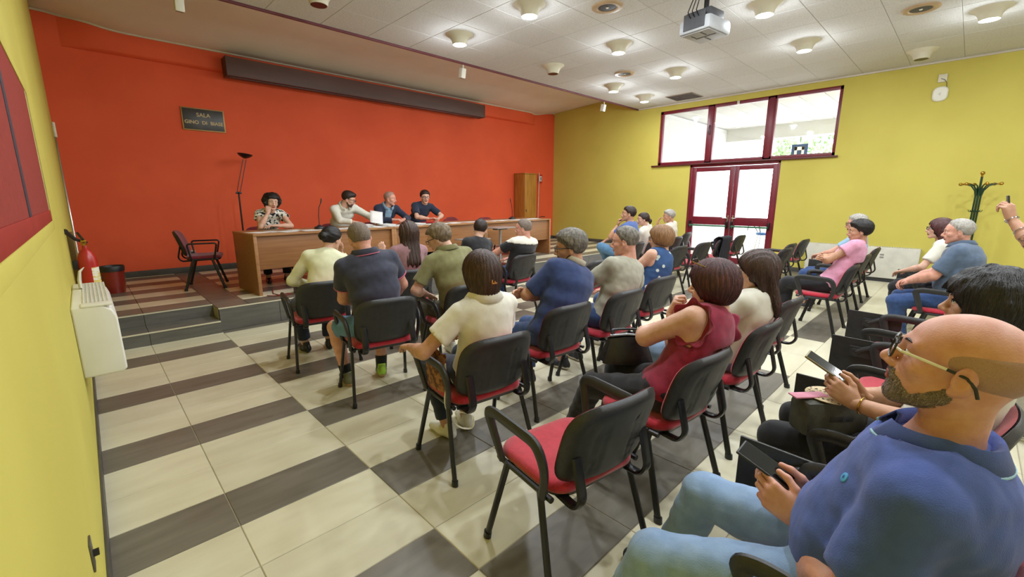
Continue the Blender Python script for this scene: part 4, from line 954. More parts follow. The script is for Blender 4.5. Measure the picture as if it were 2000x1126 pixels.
def hair_field(style, h, seed=0):
    key = (style, h, seed)
    if key in _HR: return _HR[key]
    lo, hi = (-.15, -.20, -.14), (.15, .13, .16)
    if style in ('long', 'longer'): lo = (-.15, -.20, -.42)
    if style == 'lob': lo = (-.15, -.20, -.19)
    F = Field(lo, hi, h); P = F.all(); x, y, z = P[..., 0], P[..., 1], P[..., 2]
    sk = ellf(P, (0, -.012, .030), (.078, .100, .086)); az = np.arctan2(x, y + .02)
    def line(ys, zs): return np.interp(y, ys, zs)
    if style in ('short', 'thick', 'buzz', 'recede', 'horseshoe', 'neat', 'slick', 'quiff'):
        t = {'short': .013, 'thick': .024, 'buzz': .005, 'recede': .010, 'horseshoe': .0022, 'neat': .016, 'slick': .015, 'quiff': .018}[style]
        tt = t * (1 + .5 * np.clip((z - .02) / .08, -1, 1)) if style != 'buzz' else t + 0 * z
        fr = {'recede': [.012, .05, .075, .095], 'buzz': [.005, .03, .056, .068], 'horseshoe': [0, .03, .06, .07]}.get(style, [0, .03, .05, .062])
        hl = line([-.11, -.045, -.02, .012, .04, .07, .10], [-.078, -.078, -.025] + fr)
        if style != 'horseshoe': tt = tt * np.clip((z - hl) / .045, .12, 1) + .0008
        d = smax(sk - tt, (hl - z) * .8, .004)
        if style == 'horseshoe': d = smax(d, (z - .055 - .25 * np.clip(-y, -.05, .1)) * .8, .02)
        amp = {'buzz': .0006, 'horseshoe': .0003, 'thick': .0018, 'short': .0012}.get(style, .0012)
        d = d + amp * noise3(P, 150, seed) + amp * noise3(P, 330, seed + 1)
        if style == 'quiff': d = smin(d, capf(P, (-.03, .06, .10), (.03, .06, .10), .026, .026), .03)
    elif style == 'curly':
        d = smax(sk - .036, (line([-.13, -.05, 0, .03, .06, .1], [-.10, -.10, -.09, -.04, .05, .07]) - z) * .8, .02); r = np.random.RandomState(seed)
        for i in range(190):
            a = r.uniform(0, 6.28); q = r.uniform(-.75, 1); s = math.sqrt(1 - q * q); c = V(.122 * s * math.cos(a), -.025 + .128 * s * math.sin(a), .022 + .118 * q)
            if c[1] > .035 and c[2] < .075: continue
            d = smin(d, np.linalg.norm(P - c, axis=-1) - r.uniform(.013, .026), .004)
        d = smax(d, -ellf(P, (0, .115, -.035), (.060, .085, .095)), .015)
    elif style == 'wavy':
        d = smax(sk - .022, (line([-.13, -.05, -.01, .015, .045, .1], [-.085, -.08, -.01, .015, .055, .07]) - z) * .8, .015) + .004 * noise3(P, 90, seed) + .002 * noise3(P, 210, seed + 2)
    elif style in ('bob', 'pixie', 'shortbob', 'waves', 'lob'):
        b = {'lob': -.150, 'waves': -.135, 'bob': -.118, 'pixie': -.055, 'shortbob': -.085}[style]; d = smin(sk - .026, ellf(P, (0, -.03, -.01 if style != 'lob' else -.03), ((.102, .105, .112) if style != 'lob' else (.100, .104, .145)) if style != 'pixie' else (.09, .10, .085)), .04)
        ln = line([-.14, -.06, .0, .06, .1], [b, b, b + .012, b + .03, b + .05]); d = smax(d, (ln - z) * .9, .018); fz = .105 if style != 'pixie' else .12
        d = smax(d, -ellf(P, *(((0, .125, -.045), (.074, .105, fz)) if style not in ('pixie', 'waves') else (((0, .118, -.052), (.105, .115, .118)) if style == 'pixie' else ((0, .115, -.05), (.10, .108, .108))))), .010)
        if style == 'pixie': d = smax(d, -ellf(P, (0, .02, -.06), (.2, .035, .058)), .015)
        d = d + .0018 * np.sin(34 * az + 5 * noise3(P, 25, seed)) + .0012 * np.sin(71 * az + 7 * z * 20)
        if style == 'waves': d = d - .006 + .009 * noise3(P, 45, seed) + .004 * noise3(P, 120, seed + 1)
    elif style in ('long', 'longer'):
        b = -.215 if style == 'long' else -.31
        d = smin(sk - .020, ellf(P, (0, -.03, -.01), (.098, .10, .11)), .04); d = smax(d, (-.10 - z), .02)
        sheet = capf(P, (0, -.055, -.02), (0, -.085, b), .10, .098, ((0, 1, 0), .42)); d = smin(d, sheet, .03)
        for s in (-1, 1): d = smin(d, capf(P, (s * .082, -.01, -.02), (s * .085, -.015, b * .72), .022, .014), .02)
        d = smax(d, -ellf(P, (0, .125, -.05), (.070, .115, .11)), .012); d = d + .0024 * np.sin(300 * x + 4 * noise3(P, 18, seed)) + .002 * np.sin(170 * x + 9 * z)
        d = smax(d, (b - .06 + .02 * np.sin(120 * x) - z), .01)
    elif style in ('bun', 'pony'):
        hl = line([-.11, -.05, -.02, .015, .045, .075, .1], [-.075, -.07, -.02, .005, .045, .062, .07]); d = smax(sk - .013, (hl - z) * .8, .010)
        if style == 'bun': d = smin(d, ellf(P, (0, -.135, .005), (.045, .038, .042)), .012)
        else: d = smin(d, ellf(P, (0, -.125, -.035), (.030, .035, .035)), .012); d = smin(d, capf(P, (0, -.13, -.04), (0, -.125, -.09), .026, .016), .02)
        d = d + .0015 * np.sin(150 * z + 60 * y + 3 * noise3(P, 30, seed)) + .001 * noise3(P, 200, seed)
    elif style in ('beard', 'stubble'):
        t = .0045 if style == 'beard' else .0022
        FF = Field(lo, hi, h)
        FF.ell((0, .026, -.068), (.052, .058, .042), 0); FF.ell((0, .070, -.103), (.024, .02, .017), .018); FF.ell((0, .026, -.035), (.060, .062, .06), .025); FF.ell((0, .082, -.055), (.03, .014, .02), .015)
        for s in (-1, 1): FF.cap((s * .054, -.010, -.045), (s * .020, .064, -.099), .018, .015, .02)
        d = FF.d - t; top = np.where(y > .05, -.047 - .035 * np.clip((np.abs(x) - .024) / .03, 0, 1), -.082 + (.05 - np.clip(y, -.02, .05)) * 1.05); top = np.where((np.abs(x) < .03) & (y > .07), -.046, top)
        d = smax(d, z - top, .006); d = smax(d, -(y + .012) , .004); d = smax(d, -ellf(P, (0, .1, -.0685), (.024, .02, .012)), .003); d = d + .0012 * noise3(P, 400, seed)
    F.d = d.astype(np.float32)
    v, f = F.mesh(1); nst = {'horseshoe': 0, 'stubble': 0, 'beard': 900, 'buzz': 1200, 'recede': 1700, 'neat': 1700, 'short': 1700, 'quiff': 1500, 'curly': 1600, 'wavy': 1700, 'thick': 2200, 'long': 1300, 'longer': 1300, 'bob': 1500, 'lob': 1700, 'waves': 2200}.get(style, 1000)
    sl = np.zeros(len(f), int)
    if nst and len(v):
        nn_ = int(nst * min(1, (.0055 / h))); sv, sf = strands(v, f, style, seed, nn_); tone = np.repeat(np.random.RandomState(seed).choice(3, nn_, p=[.3, .4, .3]), 4); f = np.concatenate([f, sf + len(v)]); v = np.concatenate([v, sv]); sl = np.concatenate([sl, tone])
    _HR[key] = (v, f, sl); return _HR[key]

def glasses_parts(parent, Rm, c, frame_m, temple_m=None, shape='rect', lens=True, tip=None, up=0.):
    """spectacles in head space"""
    T = Matrix(np.vstack([np.hstack([Rm, np.asarray(c)[:, None]]), [0, 0, 0, 1]]).tolist()) @ Matrix.Translation((0, 0, up))
    mb = MB(); mb.M = T
    for s in (-1, 1):
        pts = []
        for k in range(17):
            a = 2 * math.pi * k / 16; n = 3.5; ca, sa = math.cos(a), math.sin(a); q = (abs(ca) ** n + abs(sa) ** n) ** (-1 / n); X = s * .034 + .026 * ca * q; pts.append((X, .113 - .25 * abs(abs(X) - 0) ** 1.3, .0 + .019 * sa * q))
        mb.tube(pts, .0022, 6, caps=False)
    mb.tube([(-.009, .112, .006), (0, .115, .008), (.009, .112, .006)], .002, 6)
    g = mb.obj('glasses', frame_m, parent)
    for s in (-1, 1):
        tm = MB(); tm.M = T; tm.tube([(s * .060, .104, .008), (s * .074, .095, .008), (s * .083, .02, .006)], .003, 6, flat=.5); tm.obj('temple', temple_m or frame_m, g)
        tt = MB(); tt.M = T; tt.tube([(s * .083, .02, .006), (s * .085, -.012, .003), (s * .084, -.03, -.012), (s * .082, -.04, -.03)], .0032, 6, flat=.6); tt.obj('temple_tip', tip or temple_m or frame_m, g)
        if lens:
            ln = MB(); ln.M = T; ln.add([(s * .034 + .024 * math.cos(a), .111 - .25 * (abs(s * .034 + .024 * math.cos(a))) ** 1.3, .017 * math.sin(a)) for a in [2 * math.pi * k / 12 for k in range(12)]], [tuple(range(12))]); ln.obj('lens', glass_mat('spectacle_lens', (.9, .92, .95, 1), .12), g)
    return g

def press(F, kind, ox, desk):
    """flatten a figure where it sits on the seat, leans on the backrest, touches arms or lies on the desk"""
    if kind is None: return
    x = (F.ax[0] - ox)[:, None, None]; y = F.ax[1][None, :, None]; z = F.ax[2][None, None, :]
    seat = np.maximum(np.maximum(np.abs(x) - .24, np.maximum(y - .228, -.42 - y)), np.maximum(z - .470, .375 - z))
    t = np.clip((z - .47) / .36, 0, 1); a = np.clip(x / .242, -1, 1); yf = -.195 - .085 * t - .02 * t * t + .042 * a * a + .027
    back = np.maximum(np.maximum(np.abs(x) - .25, y - yf), np.maximum(z - .836, .44 - z))
    d = np.minimum(seat, back)
    if desk is not None: d = np.minimum(d, np.maximum(desk - y, np.maximum(z - .817, .78 - z)))
    F.d = np.maximum(F.d, -d.astype(np.float32))
    if kind in ('arms', 'tablet', 'desk', 'tubearms'):
        for s in (-1, 1):
            p = [V(s * .255 + ox, .15, .43), V(s * .288 + ox, .21, .64), V(s * .288 + ox, .16, .662), V(s * .288 + ox, -.13, .655), V(s * .275 + ox, -.16, .55), V(s * .262 + ox, -.13, .425)]
            for i in range(5): F.cap(p[i], p[i + 1], .027 if kind != 'tubearms' else .011, None, .003, op='s')
SHOE_SOLE = mat('shoe_sole', 'D8D2C4', .6)
def person(label, loc, head, Hc, **o):
    """loc = chair centre on the floor, head = heading (deg clockwise from +Y), Hc = head centre in world metres"""
    g = o.get; sex = g('sex', 'm'); m = sex == 'm'; sc = g('scale', 1.); gi = g('girth', 1.); lod = g('lod', 1.); hv = .0114 * lod; base = np.asarray(loc, float)
    t = thing('person', label, 'person', tuple(base), R(-head), g('group'))
    a = R(-head); Rz = np.array([[math.cos(a), -math.sin(a), 0], [math.sin(a), math.cos(a), 0], [0, 0, 1]])
    L = lambda p: Rz.T @ (np.asarray(p, float) - base)
    H = L(Hc); hs = g('hscale', 1.) * sc * (1. if m else .96); RH = rotm(*g('look', (0, 0, 0)))
    stand = g('stand', False)
    P0 = V(*g('pelvis', (0, -.07, .565 if not stand else .95)))
    up = nrm(H - P0); N = H + RH @ V(0, -.03, -.07) * hs - up * g('necklen', .085) * sc
    sv = rotm(g('twist', 0), 0, g('tilt', 0)) @ V(1, 0, 0); fr = nrm(np.cross(up, sv)); sv = nrm(np.cross(fr, up)); px = V(1, 0, 0)
    # spine
    ctrl = (P0 + N) / 2 - fr * g('slouch', .05); sec = []
    S = ([(.165, .120), (.158, .118), (.165, .118), (.172, .114), (.150, .085)] if m else [(.172, .122), (.148, .108), (.138, .100), (.148, .100), (.125, .075)])
    for i, tt in enumerate((0, .25, .5, .75, .93)):
        c = P0 * (1 - tt) ** 2 + ctrl * 2 * tt * (1 - tt) + N * tt * tt; tg = nrm((ctrl - P0) * (1 - tt) + (N - ctrl) * tt); xs_ = nrm(px * (1 - tt) + sv * tt); ys_ = nrm(np.cross(tg, xs_)); xs_ = np.cross(ys_, tg); sec.append((c, np.stack([xs_, ys_, tg], 1), S[i][0] * gi * sc, S[i][1] * gi * sc))
    UP = sec[4][1][:, 2]; SVE = sec[4][1][:, 0]; FRN = sec[4][1][:, 1]; sw = (.178 if m else .155) * sc * g('shoulder', 1.)
    Ssh = {s: N - UP * .045 * sc + SVE * s * sw + FRN * .01 for s in (-1, 1)}
    for s in (-1, 1): Ssh[s] = Ssh[s] + UP * g('shrug', 0.)
    ua, fa = .285 * sc, .25 * sc; th, shn = .43 * sc, .415 * sc
    arms = {}
    for s, nm in ((-1, 'L'), (1, 'R')):
        A = dict(g(nm, {})); hand = L(A['w']) if 'w' in A else V(*A.get('h', (s * .12, .22, .62))); el, wr = ik(Ssh[s], hand, ua, fa, A.get('pole', (s * .6, -.4, -1))); A['el'], A['wr'] = el, wr; fd = nrm(wr - el); A['dir'] = nrm(A['d']) if 'd' in A else fd; bz = nrm(A.get('back', (0, 0, 1))); x_ = nrm(np.cross(A['dir'], bz)); bz = np.cross(x_, A['dir']); A['R3'] = np.stack([x_, A['dir'], bz], 1); arms[s] = A
    legs = {}
    for s, nm in ((-1, 'lL'), (1, 'lR')):
        A = dict(g(nm, {})); hip = P0 + px * s * .088 * sc * (gi * .3 + .7) + V(0, .02, -.005)
        an = V(*A.get('h', (s * .13, .34, .09))) if not stand else V(s * .12, 0, .09)
        kn, an = ik(hip, an, th, shn, A.get('pole', (s * .15, 1, .9))); legs[s] = (hip, kn, an, A)
    kind = g('chair', next((c[4] for c in CHAIRS.values() if abs(c[0] - base[0]) < 1e-6 and abs(c[1] - base[1]) < 1e-6), 'plain')) if not stand else None
    ox = g('chair_x', 0.); desk = None
    if base[2] > .1: desk = base[1] - (6.42 + .86 + (base[0] - 1.55) * math.tan(DA)) - .012
    # ---- body field
    pts = [P0, N, H] + [A[k] for A in arms.values() for k in ('el', 'wr')] + [q for l in legs.values() for q in l[:3]] + list(Ssh.values())
    lo, hi = np.min(pts, 0) - .22, np.max(pts, 0) + .22
    def torso(F, off, k=.05):
        for i_, (c, R3, a_, b_) in enumerate(sec): F.ell(c, (a_ + off, b_ + off, (.115 if i_ < 4 else .062) * sc + off), k, R3)
        if not m:
            for s in (-1, 1): F.ell(sec[3][0] + sec[3][1] @ V(s * .07, .085 * gi, -.03), (.06 * sc + off, .055 * sc + off, .06 * sc + off), .03)
        if g('belly', 0): F.ell(sec[1][0] + sec[1][1] @ V(0, .06 + g('belly'), .03), (.14 * gi + off, .10 + off, .13 + off), .06, sec[1][1])
        for s in (-1, 1):
            F.cap(sec[4][0] + SVE * s * .05, Ssh[s], (.066 if m else .056) * sc + off, (.058 if m else .048) * sc + off, .04); F.cap(N + UP * .01, Ssh[s] * .55 + N * .45 - UP * .012, .045 * sc + off * .6, .045 * sc + off, .04)
    ag = (.9 + .1 * gi) * (1. if m else .88) * g('armg', 1.) * sc; lg = (.8 + .2 * gi) * sc
    FB = Field(lo, hi, hv * 1.3); torso(FB, -.008)
    if m: FB.cap(N - UP * .03, H + RH @ V(0, -.035, -.09) * hs, .062 * sc, .055 * hs, .03)
    else: FB.cap(N - UP * .03, H + RH @ V(0, -.035, -.09) * hs, .050 * sc, .046 * hs, .03)
    for s, A in arms.items():
        FB.cap(Ssh[s], A['el'], .052 * ag, .042 * ag, .03); FB.cap(A['el'], A['el'] * .65 + A['wr'] * .35, .042 * ag, .043 * ag, .02); FB.cap(A['el'] * .65 + A['wr'] * .35, A['wr'], .043 * ag, .026 * (.5 * ag + .5), .02)
    for s, (hip, kn, an, A) in legs.items():
        FB.cap(hip, kn, .085 * lg, .058 * lg, .04); FB.cap(kn, kn * .7 + an * .3, .056 * lg, .056 * lg, .02); FB.cap(kn * .7 + an * .3, an, .056 * lg, .038 * lg, .02)
    press(FB, kind, ox, desk); bv, bf = FB.mesh(1)
    hd = head_mesh(sex, g('chub', 1.), g('hvox', .0053 * lod)); hvv = (hd[0] * hs) @ RH.T + H
    parts = [(bv, bf), (hvv, hd[1])]; sl = [np.zeros(len(bf)), hd[2].astype(int)]
    for s, A in arms.items():
        q = hand_mesh(A.get('pose', 'relax'), s, g('hdvox', .0047 * lod)); vv = (q[0] * sc * (1. if m else .92)) @ A['R3'].T + A['wr']; ff = q[1]
        parts.append((vv, ff)); sl.append(np.zeros(len(ff)))
    sk = SKIN[g('skin', 'fair')]
    body = link('body', to_mesh('body', parts, [sk, LIP], np.concatenate(sl)), None, t)
    # ---- eyes and brows
    T4 = Matrix(np.vstack([np.hstack([RH * hs, H[:, None]]), [0, 0, 0, 1]]).tolist())
    for s in (-1, 1):
        e = MB(); e.M = T4 @ Matrix.Translation((s * .031, .0775, 0)) @ Matrix.Rotation(R(-90), 4, 'X'); e.ball((0, 0, 0), .0125, 12); eo = e.obj('eye', EYEW, t)
        ir = MB(); ir.M = T4 @ Matrix.Translation((s * .031, .0775, 0)) @ Matrix.Rotation(R(-90), 4, 'X'); ir.lathe([(.0062, .0112), (.004, .0124), (0, .0128)], n=12); ir.obj('iris', IRIS, eo)
        b = MB(); b.M = T4; b.tube([(s * .014, .0945, .0225), (s * .03, .093, .0275), (s * .047, .080, .0245)], [.0028, .0034, .0015], 6, flat=1.6); b.obj('eyebrow', HAIR.get(g('brow', 'darkbrown')), t)
    # ---- hair
    for style, hm, sd in g('hair', []):
        q = hair_field(style, g('hrvox', .0065 * lod), sd); link('beard' if style in ('beard', 'stubble') else 'hair', to_mesh('hair', [((q[0] * hs) @ RH.T + H, q[1])], [HAIR[hm]] + tones(hm), q[2]), None, t)
    # ---- shirt
    sh = g('shirt')
    if sh:
        F = Field(lo, hi, hv); torso(F, sh.get('off', .012)); cutlow = P0 - sec[0][1][:, 2] * .02
        sl_ = sh.get('sleeve', .6)
        for s, A in arms.items():
            if sl_ <= 0: continue
            r0 = .052 * ag + .014; e1 = min(sl_, 1.); end = Ssh[s] + (A['el'] - Ssh[s]) * e1; dr = nrm(A['el'] - Ssh[s]); rl = .042 * ag + sh.get('flare', .022)
            if 0 < sl_ <= 1: F.cap(Ssh[s], end + dr * .05, r0, rl + .004, .014, cut=(end, dr))
            else:
                F.cap(Ssh[s], A['el'], r0, .042 * ag + .014, .03); e2 = A['el'] + (A['wr'] - A['el']) * (sl_ - 1); d2 = nrm(A['wr'] - A['el']); F.cap(A['el'], e2 + d2 * .04, .042 * ag + .014, .028 * ag + .016, .025, cut=(e2, d2))
        w = sh.get('wrinkle', .004); sd_ = 3 + int(abs(Hc[0] * 10)); F.ripple([(w, 21, sd_, (1, 1, 1.3)), (w * .5, 52, sd_ + 1, (1, 1, 1.2)), (w * .25, 110, sd_ + 2, (1, 1, 1))])
        nb = N + UP * .05; dist = np.sqrt((F.ax[0] - nb[0])[:, None, None] ** 2 + (F.ax[1] - nb[1])[None, :, None] ** 2 + (F.ax[2] - nb[2])[None, None, :] ** 2) - .115
        F.d = np.maximum(F.d, np.minimum(F.plane(N + UP * sh.get('neck', .045), UP + FRN * sh.get('vneck', .32)), -dist).astype(np.float32)); F.cutp(cutlow - UP * sh.get('hem', .06), -sec[0][1][:, 2])
        if sl_ <= 0:
            for s in (-1, 1): F.d = np.maximum(F.d, np.minimum(F.plane(Ssh[s] - SVE * s * .010, SVE * s), F.plane(Ssh[s] - UP * .15, UP)).astype(np.float32))
        press(F, kind, ox, desk)
        if sh.get('open'):
            und = Field(lo, hi, hv); und.d = (F.d + .008).astype(np.float32); uo = link('shirt', to_mesh('shirt', [und.mesh(1)], [sh['open']]), None, t)
            F.cap(N + FRN * .10 + UP * .0, sec[1][0] + sec[1][1] @ V(0, S[1][1] * gi + .03, 0), .072, .012, .01, op='s')
        if sh.get('yoke'):
            ym, dp = sh['yoke']; und = Field(lo, hi, hv); und.d = (F.d - .004).astype(np.float32); und.cutp(N - UP * dp, -UP); ex = link('shoulder_panel', to_mesh('shoulder_panel', [und.mesh(1)], [ym]), None, t)
        so = link(sh.get('name', 'shirt'), to_mesh('shirt', [F.mesh(1)], [sh['mat']]), None, t)
        if sh.get('ruffle'):
            for s in (-1, 1):
                ctr = Ssh[s] - SVE * s * .02
                def rf(u, v, s=s, ctr=ctr):
                    an_ = u * 2 * math.pi; rr = .082 + .028 * v + .012 * v * math.sin(u * 44); return tuple(ctr + (UP * math.cos(an_) * rr * 1.05 + FRN * math.sin(an_) * rr * .95) - UP * .03 + SVE * s * (.006 + .028 * v + .01 * v * math.sin(u * 44 + 1)))
                solidify(MB().grid(rf, 60, 4).obj('ruffle', sh['mat'], so, angle=80), .003, 0)
        if sh.get('cuff'):
            for s, A in arms.items():
                end = Ssh[s] + (A['el'] - Ssh[s]) * sl_; dr = nrm(A['el'] - Ssh[s]); x_ = nrm(np.cross(dr, V(.3, .5, 1))); y_ = np.cross(dr, x_); rr = .042 * ag + .024
                MB().tube([tuple(end - dr * .006 + x_ * rr * math.cos(q) + y_ * rr * math.sin(q)) for q in np.linspace(0, 2 * math.pi, 25)], .006, 6, caps=False).obj('cuff', sh['cuff'], so)
        if sh.get('collar'):
            cm, kind = sh['collar']; ax = nrm((H + RH @ V(0, -.035, -.09) * hs) - N); xx = nrm(SVE - ax * (SVE @ ax)); yy_ = np.cross(ax, xx); r0 = (.064 if m else .054) * sc + .013; up0 = sh.get('collar_up', .042)
            def co(u, v):
                ang = R(-90 + 20 + 320 * u) + math.pi; w_ = {'polo': [(0, -.035), (.0, .022), (.008, .028), (.034, -.014)], 'stand': [(0, -.02), (0, .03), (.004, .031), (.004, -.01)], 'crew': [(.01, -.012), (.006, .004), (.0, .008), (-.002, 0)]}[kind][round(v * 3)]
                ang = math.pi / 2 + R(18) + R(324) * u; d_ = math.sin(ang)
                return tuple(N + ax * (w_[1] - .018 * max(0, d_) * 1.6 + up0) + (xx * math.cos(ang) * 1.05 + yy_ * math.sin(ang) * 1.0) * (r0 + w_[0] + .008 * max(0, d_)))
            solidify(MB().grid(co, 48, 3).obj('collar', cm, so, angle=70), .004, 0)
            if sh.get('collar_line'):
                MB().tube([tuple(np.array(co(u, 1.)) ) for u in np.linspace(0, 1, 40)], .0035, 6).obj('collar_stripe', sh['collar_line'], so)
    # ---- trousers
    pa = g('pants')
    if pa:
        F = Field(lo, hi, hv * 1.1); c, R3, a_, b_ = sec[0]; F.ell(c, (a_ + .012, b_ + .012, .115 * sc), .03, R3); lnp = pa.get('len', 1.9)
        for s, (hip, kn, an, A) in legs.items():
            if lnp <= 1: e = hip + (kn - hip) * lnp; dr = nrm(kn - hip); F.cap(hip, e + dr * .05, .085 * lg + .012, .058 * lg + .032, .03, cut=(e, dr))
            else:
                F.cap(hip, kn, .085 * lg + .010, .058 * lg + .014, .03); e = kn + (an - kn) * (lnp - 1); dr = nrm(an - kn); F.cap(kn, e + dr * .05, .058 * lg + .013, .042 * lg + pa.get('cuffw', .014), .02, cut=(e, dr))
        F.ripple([(.0045, 45, 8, (1, 1, 1)), (.003, 95, 9, (1.6, .8, 1))])
        press(F, kind, ox, desk); link(pa.get('name', 'trousers'), to_mesh('trousers', [F.mesh(1)], [pa['mat']]), None, t)
    # ---- shoes
    so_ = g('shoes')
    if so_:
        q = shoe_mesh(.006 * lod, so_.get('trainer', True))
        for s, (hip, kn, an, A) in legs.items():
            fdv = nrm(A.get('toe', (s * .2, 1, 0))); zz = nrm(np.cross(np.cross(fdv, nrm(kn - an)), fdv)) if 'toe' in A else V(0, 0, 1); xx = np.cross(fdv, zz); v = (q[0] * sc * (1. if m else .92)) @ np.stack([xx, fdv, zz], 1).T + an - zz * .088 * sc + fdv * .0
            sh_ = link('shoe', to_mesh('shoe', [(v, q[1])], [so_['mat'], so_.get('sole', SHOE_SOLE)], q[2].astype(int)), None, t)
            if so_.get('sock'): F2 = MB(); dr = nrm(kn - an); F2.tube([tuple(an - dr * .02), tuple(an + dr * .09)], [.045 * lg, .05 * lg], 14); F2.obj('sock', so_['sock'], t)
    if g('glasses'): glasses_parts(t, RH * hs, H, **g('glasses'))
    t_info = dict(shirt=so if sh else None, t=t, H=H, RH=RH, hs=hs, N=N, UP=UP, FRN=FRN, SVE=SVE, arms=arms, legs=legs, sec=sec, Ssh=Ssh, T4=T4)
    return t_info

# ------------------------------------------------------------------ the people
def cloth(name, a, b=None, **k):
    if b is None: b = ''.join('%02X' % int(int(a[i:i + 2], 16) * .97) for i in (0, 2, 4))
    return mat('cloth_' + name, a, .88, b, k.pop('scale', 25), bump=.35, bscale=420, sheen=.15, **k)
def blotch(name, base, spot, scale, lo=.5, hi=.53, kind='noise'):
    m = mat('cloth_' + name, base, .88, base, 10); nt = m.node_tree; b = nt.nodes['Principled BSDF']; tc = nt.nodes.new('ShaderNodeTexCoord')
    n = nt.nodes.new('ShaderNodeTexNoise' if kind == 'noise' else 'ShaderNodeTexVoronoi'); n.inputs['Scale'].default_value = scale
    r = nt.nodes.new('ShaderNodeValToRGB'); r.color_ramp.elements[0].position = lo; r.color_ramp.elements[1].position = hi; r.color_ramp.elements[0].color = lin(spot); r.color_ramp.elements[1].color = lin(base)
    nt.links.new(tc.outputs['Object'], n.inputs[0]); nt.links.new(n.outputs[0], r.inputs[0]); nt.links.new(r.outputs[0], b.inputs['Base Color']); return m
CREAMC = cloth('cream', 'DCDCB8'); WHITEC = cloth('white', 'DDDACC'); NAVYG = cloth('navy_grey', '2C2E3E', '343648'); PINKL = cloth('pink_line', 'C8607C'); OLIVE = cloth('olive', '7C7A50', '747048'); BLACKC = cloth('black', '17171A', '1E1E22'); NAVY = cloth('navy', '24345F', '2A3C6A'); GREYT = cloth('grey', 'A8A594', '9E9B8A'); BURG = cloth('burgundy', '8E1C3A', '7E1732'); MAUVE = cloth('mauve', '9A7478', '906A6E'); BLUET = cloth('blue_tee', '4A64A0', '445C96'); LBLUE = cloth('light_blue', '8FB0C8'); PINKT = cloth('pink', 'D99AB4', 'CF8FAA'); GBLUE = cloth('grey_blue', '4C5C72', '55667C'); POLOB = cloth('polo_blue', '445AA4', '3F549B'); BLAZER = cloth('blazer', '1A2138', '1F2740'); DNAVY = cloth('dark_navy', '1C2438', '202A40')
DENIM = cloth('denim', '2F4A7C', '27406C', scale=40); DENIML = cloth('denim_light', '8AA4C6', '7C97BA', scale=18); DENIMM = cloth('denim_mid', '5B84A8', '4E769A', scale=20); BLKP = cloth('black_trousers', '14141A', '1A1A20'); KHAKI = cloth('khaki', '4A4632'); STRIPE = mat('cloth_stripe', 'D8D2BE', .85, '3A3A40', 30, stretch=(.2, .2, 9), contrast=(.48, .52))
SPOT = blotch('spotted', 'E2DED0', '15151A', 26, .42, .46); FLOR = blotch('floral_blue', '2C4C7A', 'C4D0C8', 13, .20, .24, 'v'); FLORB = blotch('floral_brown', '5A3A22', '9A6A44', 30, .45, .55); LEOP = blotch('leopard', 'CDB994', '2A2018', 70, .3, .36, 'v')
SH_D = dict(mat=mat('shoe_dark', '26262A', .6, '303036', 30)); SH_W = dict(mat=mat('shoe_white', 'D8D4C4', .6)); SH_B = dict(mat=mat('shoe_black_leather', '151515', .35), trainer=False, sole=BLK_PL)
def C(k): return CHAIRS[k][:2] + (0,)
def HD(k): return CHAIRS[k][2]
BLKG = dict(frame_m=BLK_PL)
GA, GP = 'seated audience', 'speakers at the desk'
def desk_person(k, lab, Hc, **o): return person(lab, (STC[k][0], STC[k][1], SZ), STC[k][2], Hc, lod=1.25, group=GP, **o)
SHO = dict(shoes=SH_B)
# --- speakers
desk_person('P1', 'woman with curly dark hair in black and white spotted blouse, chin on hand', (2.077, 7.33, 1.50), sex='f', look=(0, -4, -6), hair=[('curly', 'black', 3)], shirt=dict(mat=SPOT, sleeve=.35, flare=.05, vneck=.6), pants=dict(mat=BLKP), skin='fair',
            R=dict(h=(.07, .46, 1.07), pole=(.5, .5, -1), d=(-.15, -.1, 1), back=(.3, 1, 0), pose='fist'), L=dict(h=(.02, .56, .88), pole=(-1, -.1, -.2), pose='relax'), lL=dict(h=(-.12, .42, .09)), lR=dict(h=(.12, .30, .09)), **SHO)
desk_person('P2', 'dark-haired bearded man in white shirt reading papers', (3.299, 7.40, 1.545), look=(48, -22, 0), hair=[('quiff', 'darkbrown', 2), ('stubble', 'darkbeard', 3)], shirt=dict(mat=WHITEC, sleeve=1.75, collar=(WHITEC, 'polo'), vneck=.6), pants=dict(mat=BLKP), glasses=BLKG, girth=1.08,
            R=dict(h=(.05, .66, .885), pole=(1, -.2, -.3), pose='relax'), L=dict(h=(-.32, .58, .90), pole=(-1, -.2, -.4), pose='hold', back=(-.5, .2, .8)), **SHO)
desk_person('P3', 'balding man in navy blazer and light blue shirt turning sideways', (4.105, 7.45, 1.55), look=(34, -4, 0), hair=[('horseshoe', 'darkgrey', 2), ('recede', 'stubble', 4)], shirt=dict(mat=BLAZER, sleeve=1.85, name='blazer', off=.02, open=LBLUE, collar=(LBLUE, 'polo')), pants=dict(mat=BLKP), girth=1.1, skin='pink',
            R=dict(h=(.02, .60, .90), pole=(1, -.2, -.4), pose='hold', back=(0, .3, 1)), L=dict(h=(-.17, .60, .90), pole=(-1, -.2, -.4), pose='hold', back=(0, .3, 1)), **SHO)
desk_person('P4', 'young man in navy T-shirt with black glasses, arms on desk', (4.855, 7.45, 1.585), look=(-14, -6, 0), hair=[('neat', 'darkbrown', 5)], shirt=dict(mat=DNAVY, sleeve=.75), pants=dict(mat=BLKP), glasses=BLKG, girth=1.08,
            R=dict(h=(-.02, .60, .893), pole=(1, -.2, -.3), d=(-.6, .7, .16), pose='relax'), L=dict(h=(-.20, .60, .89), pole=(-1, -.1, -.3), pose='relax'), **SHO)
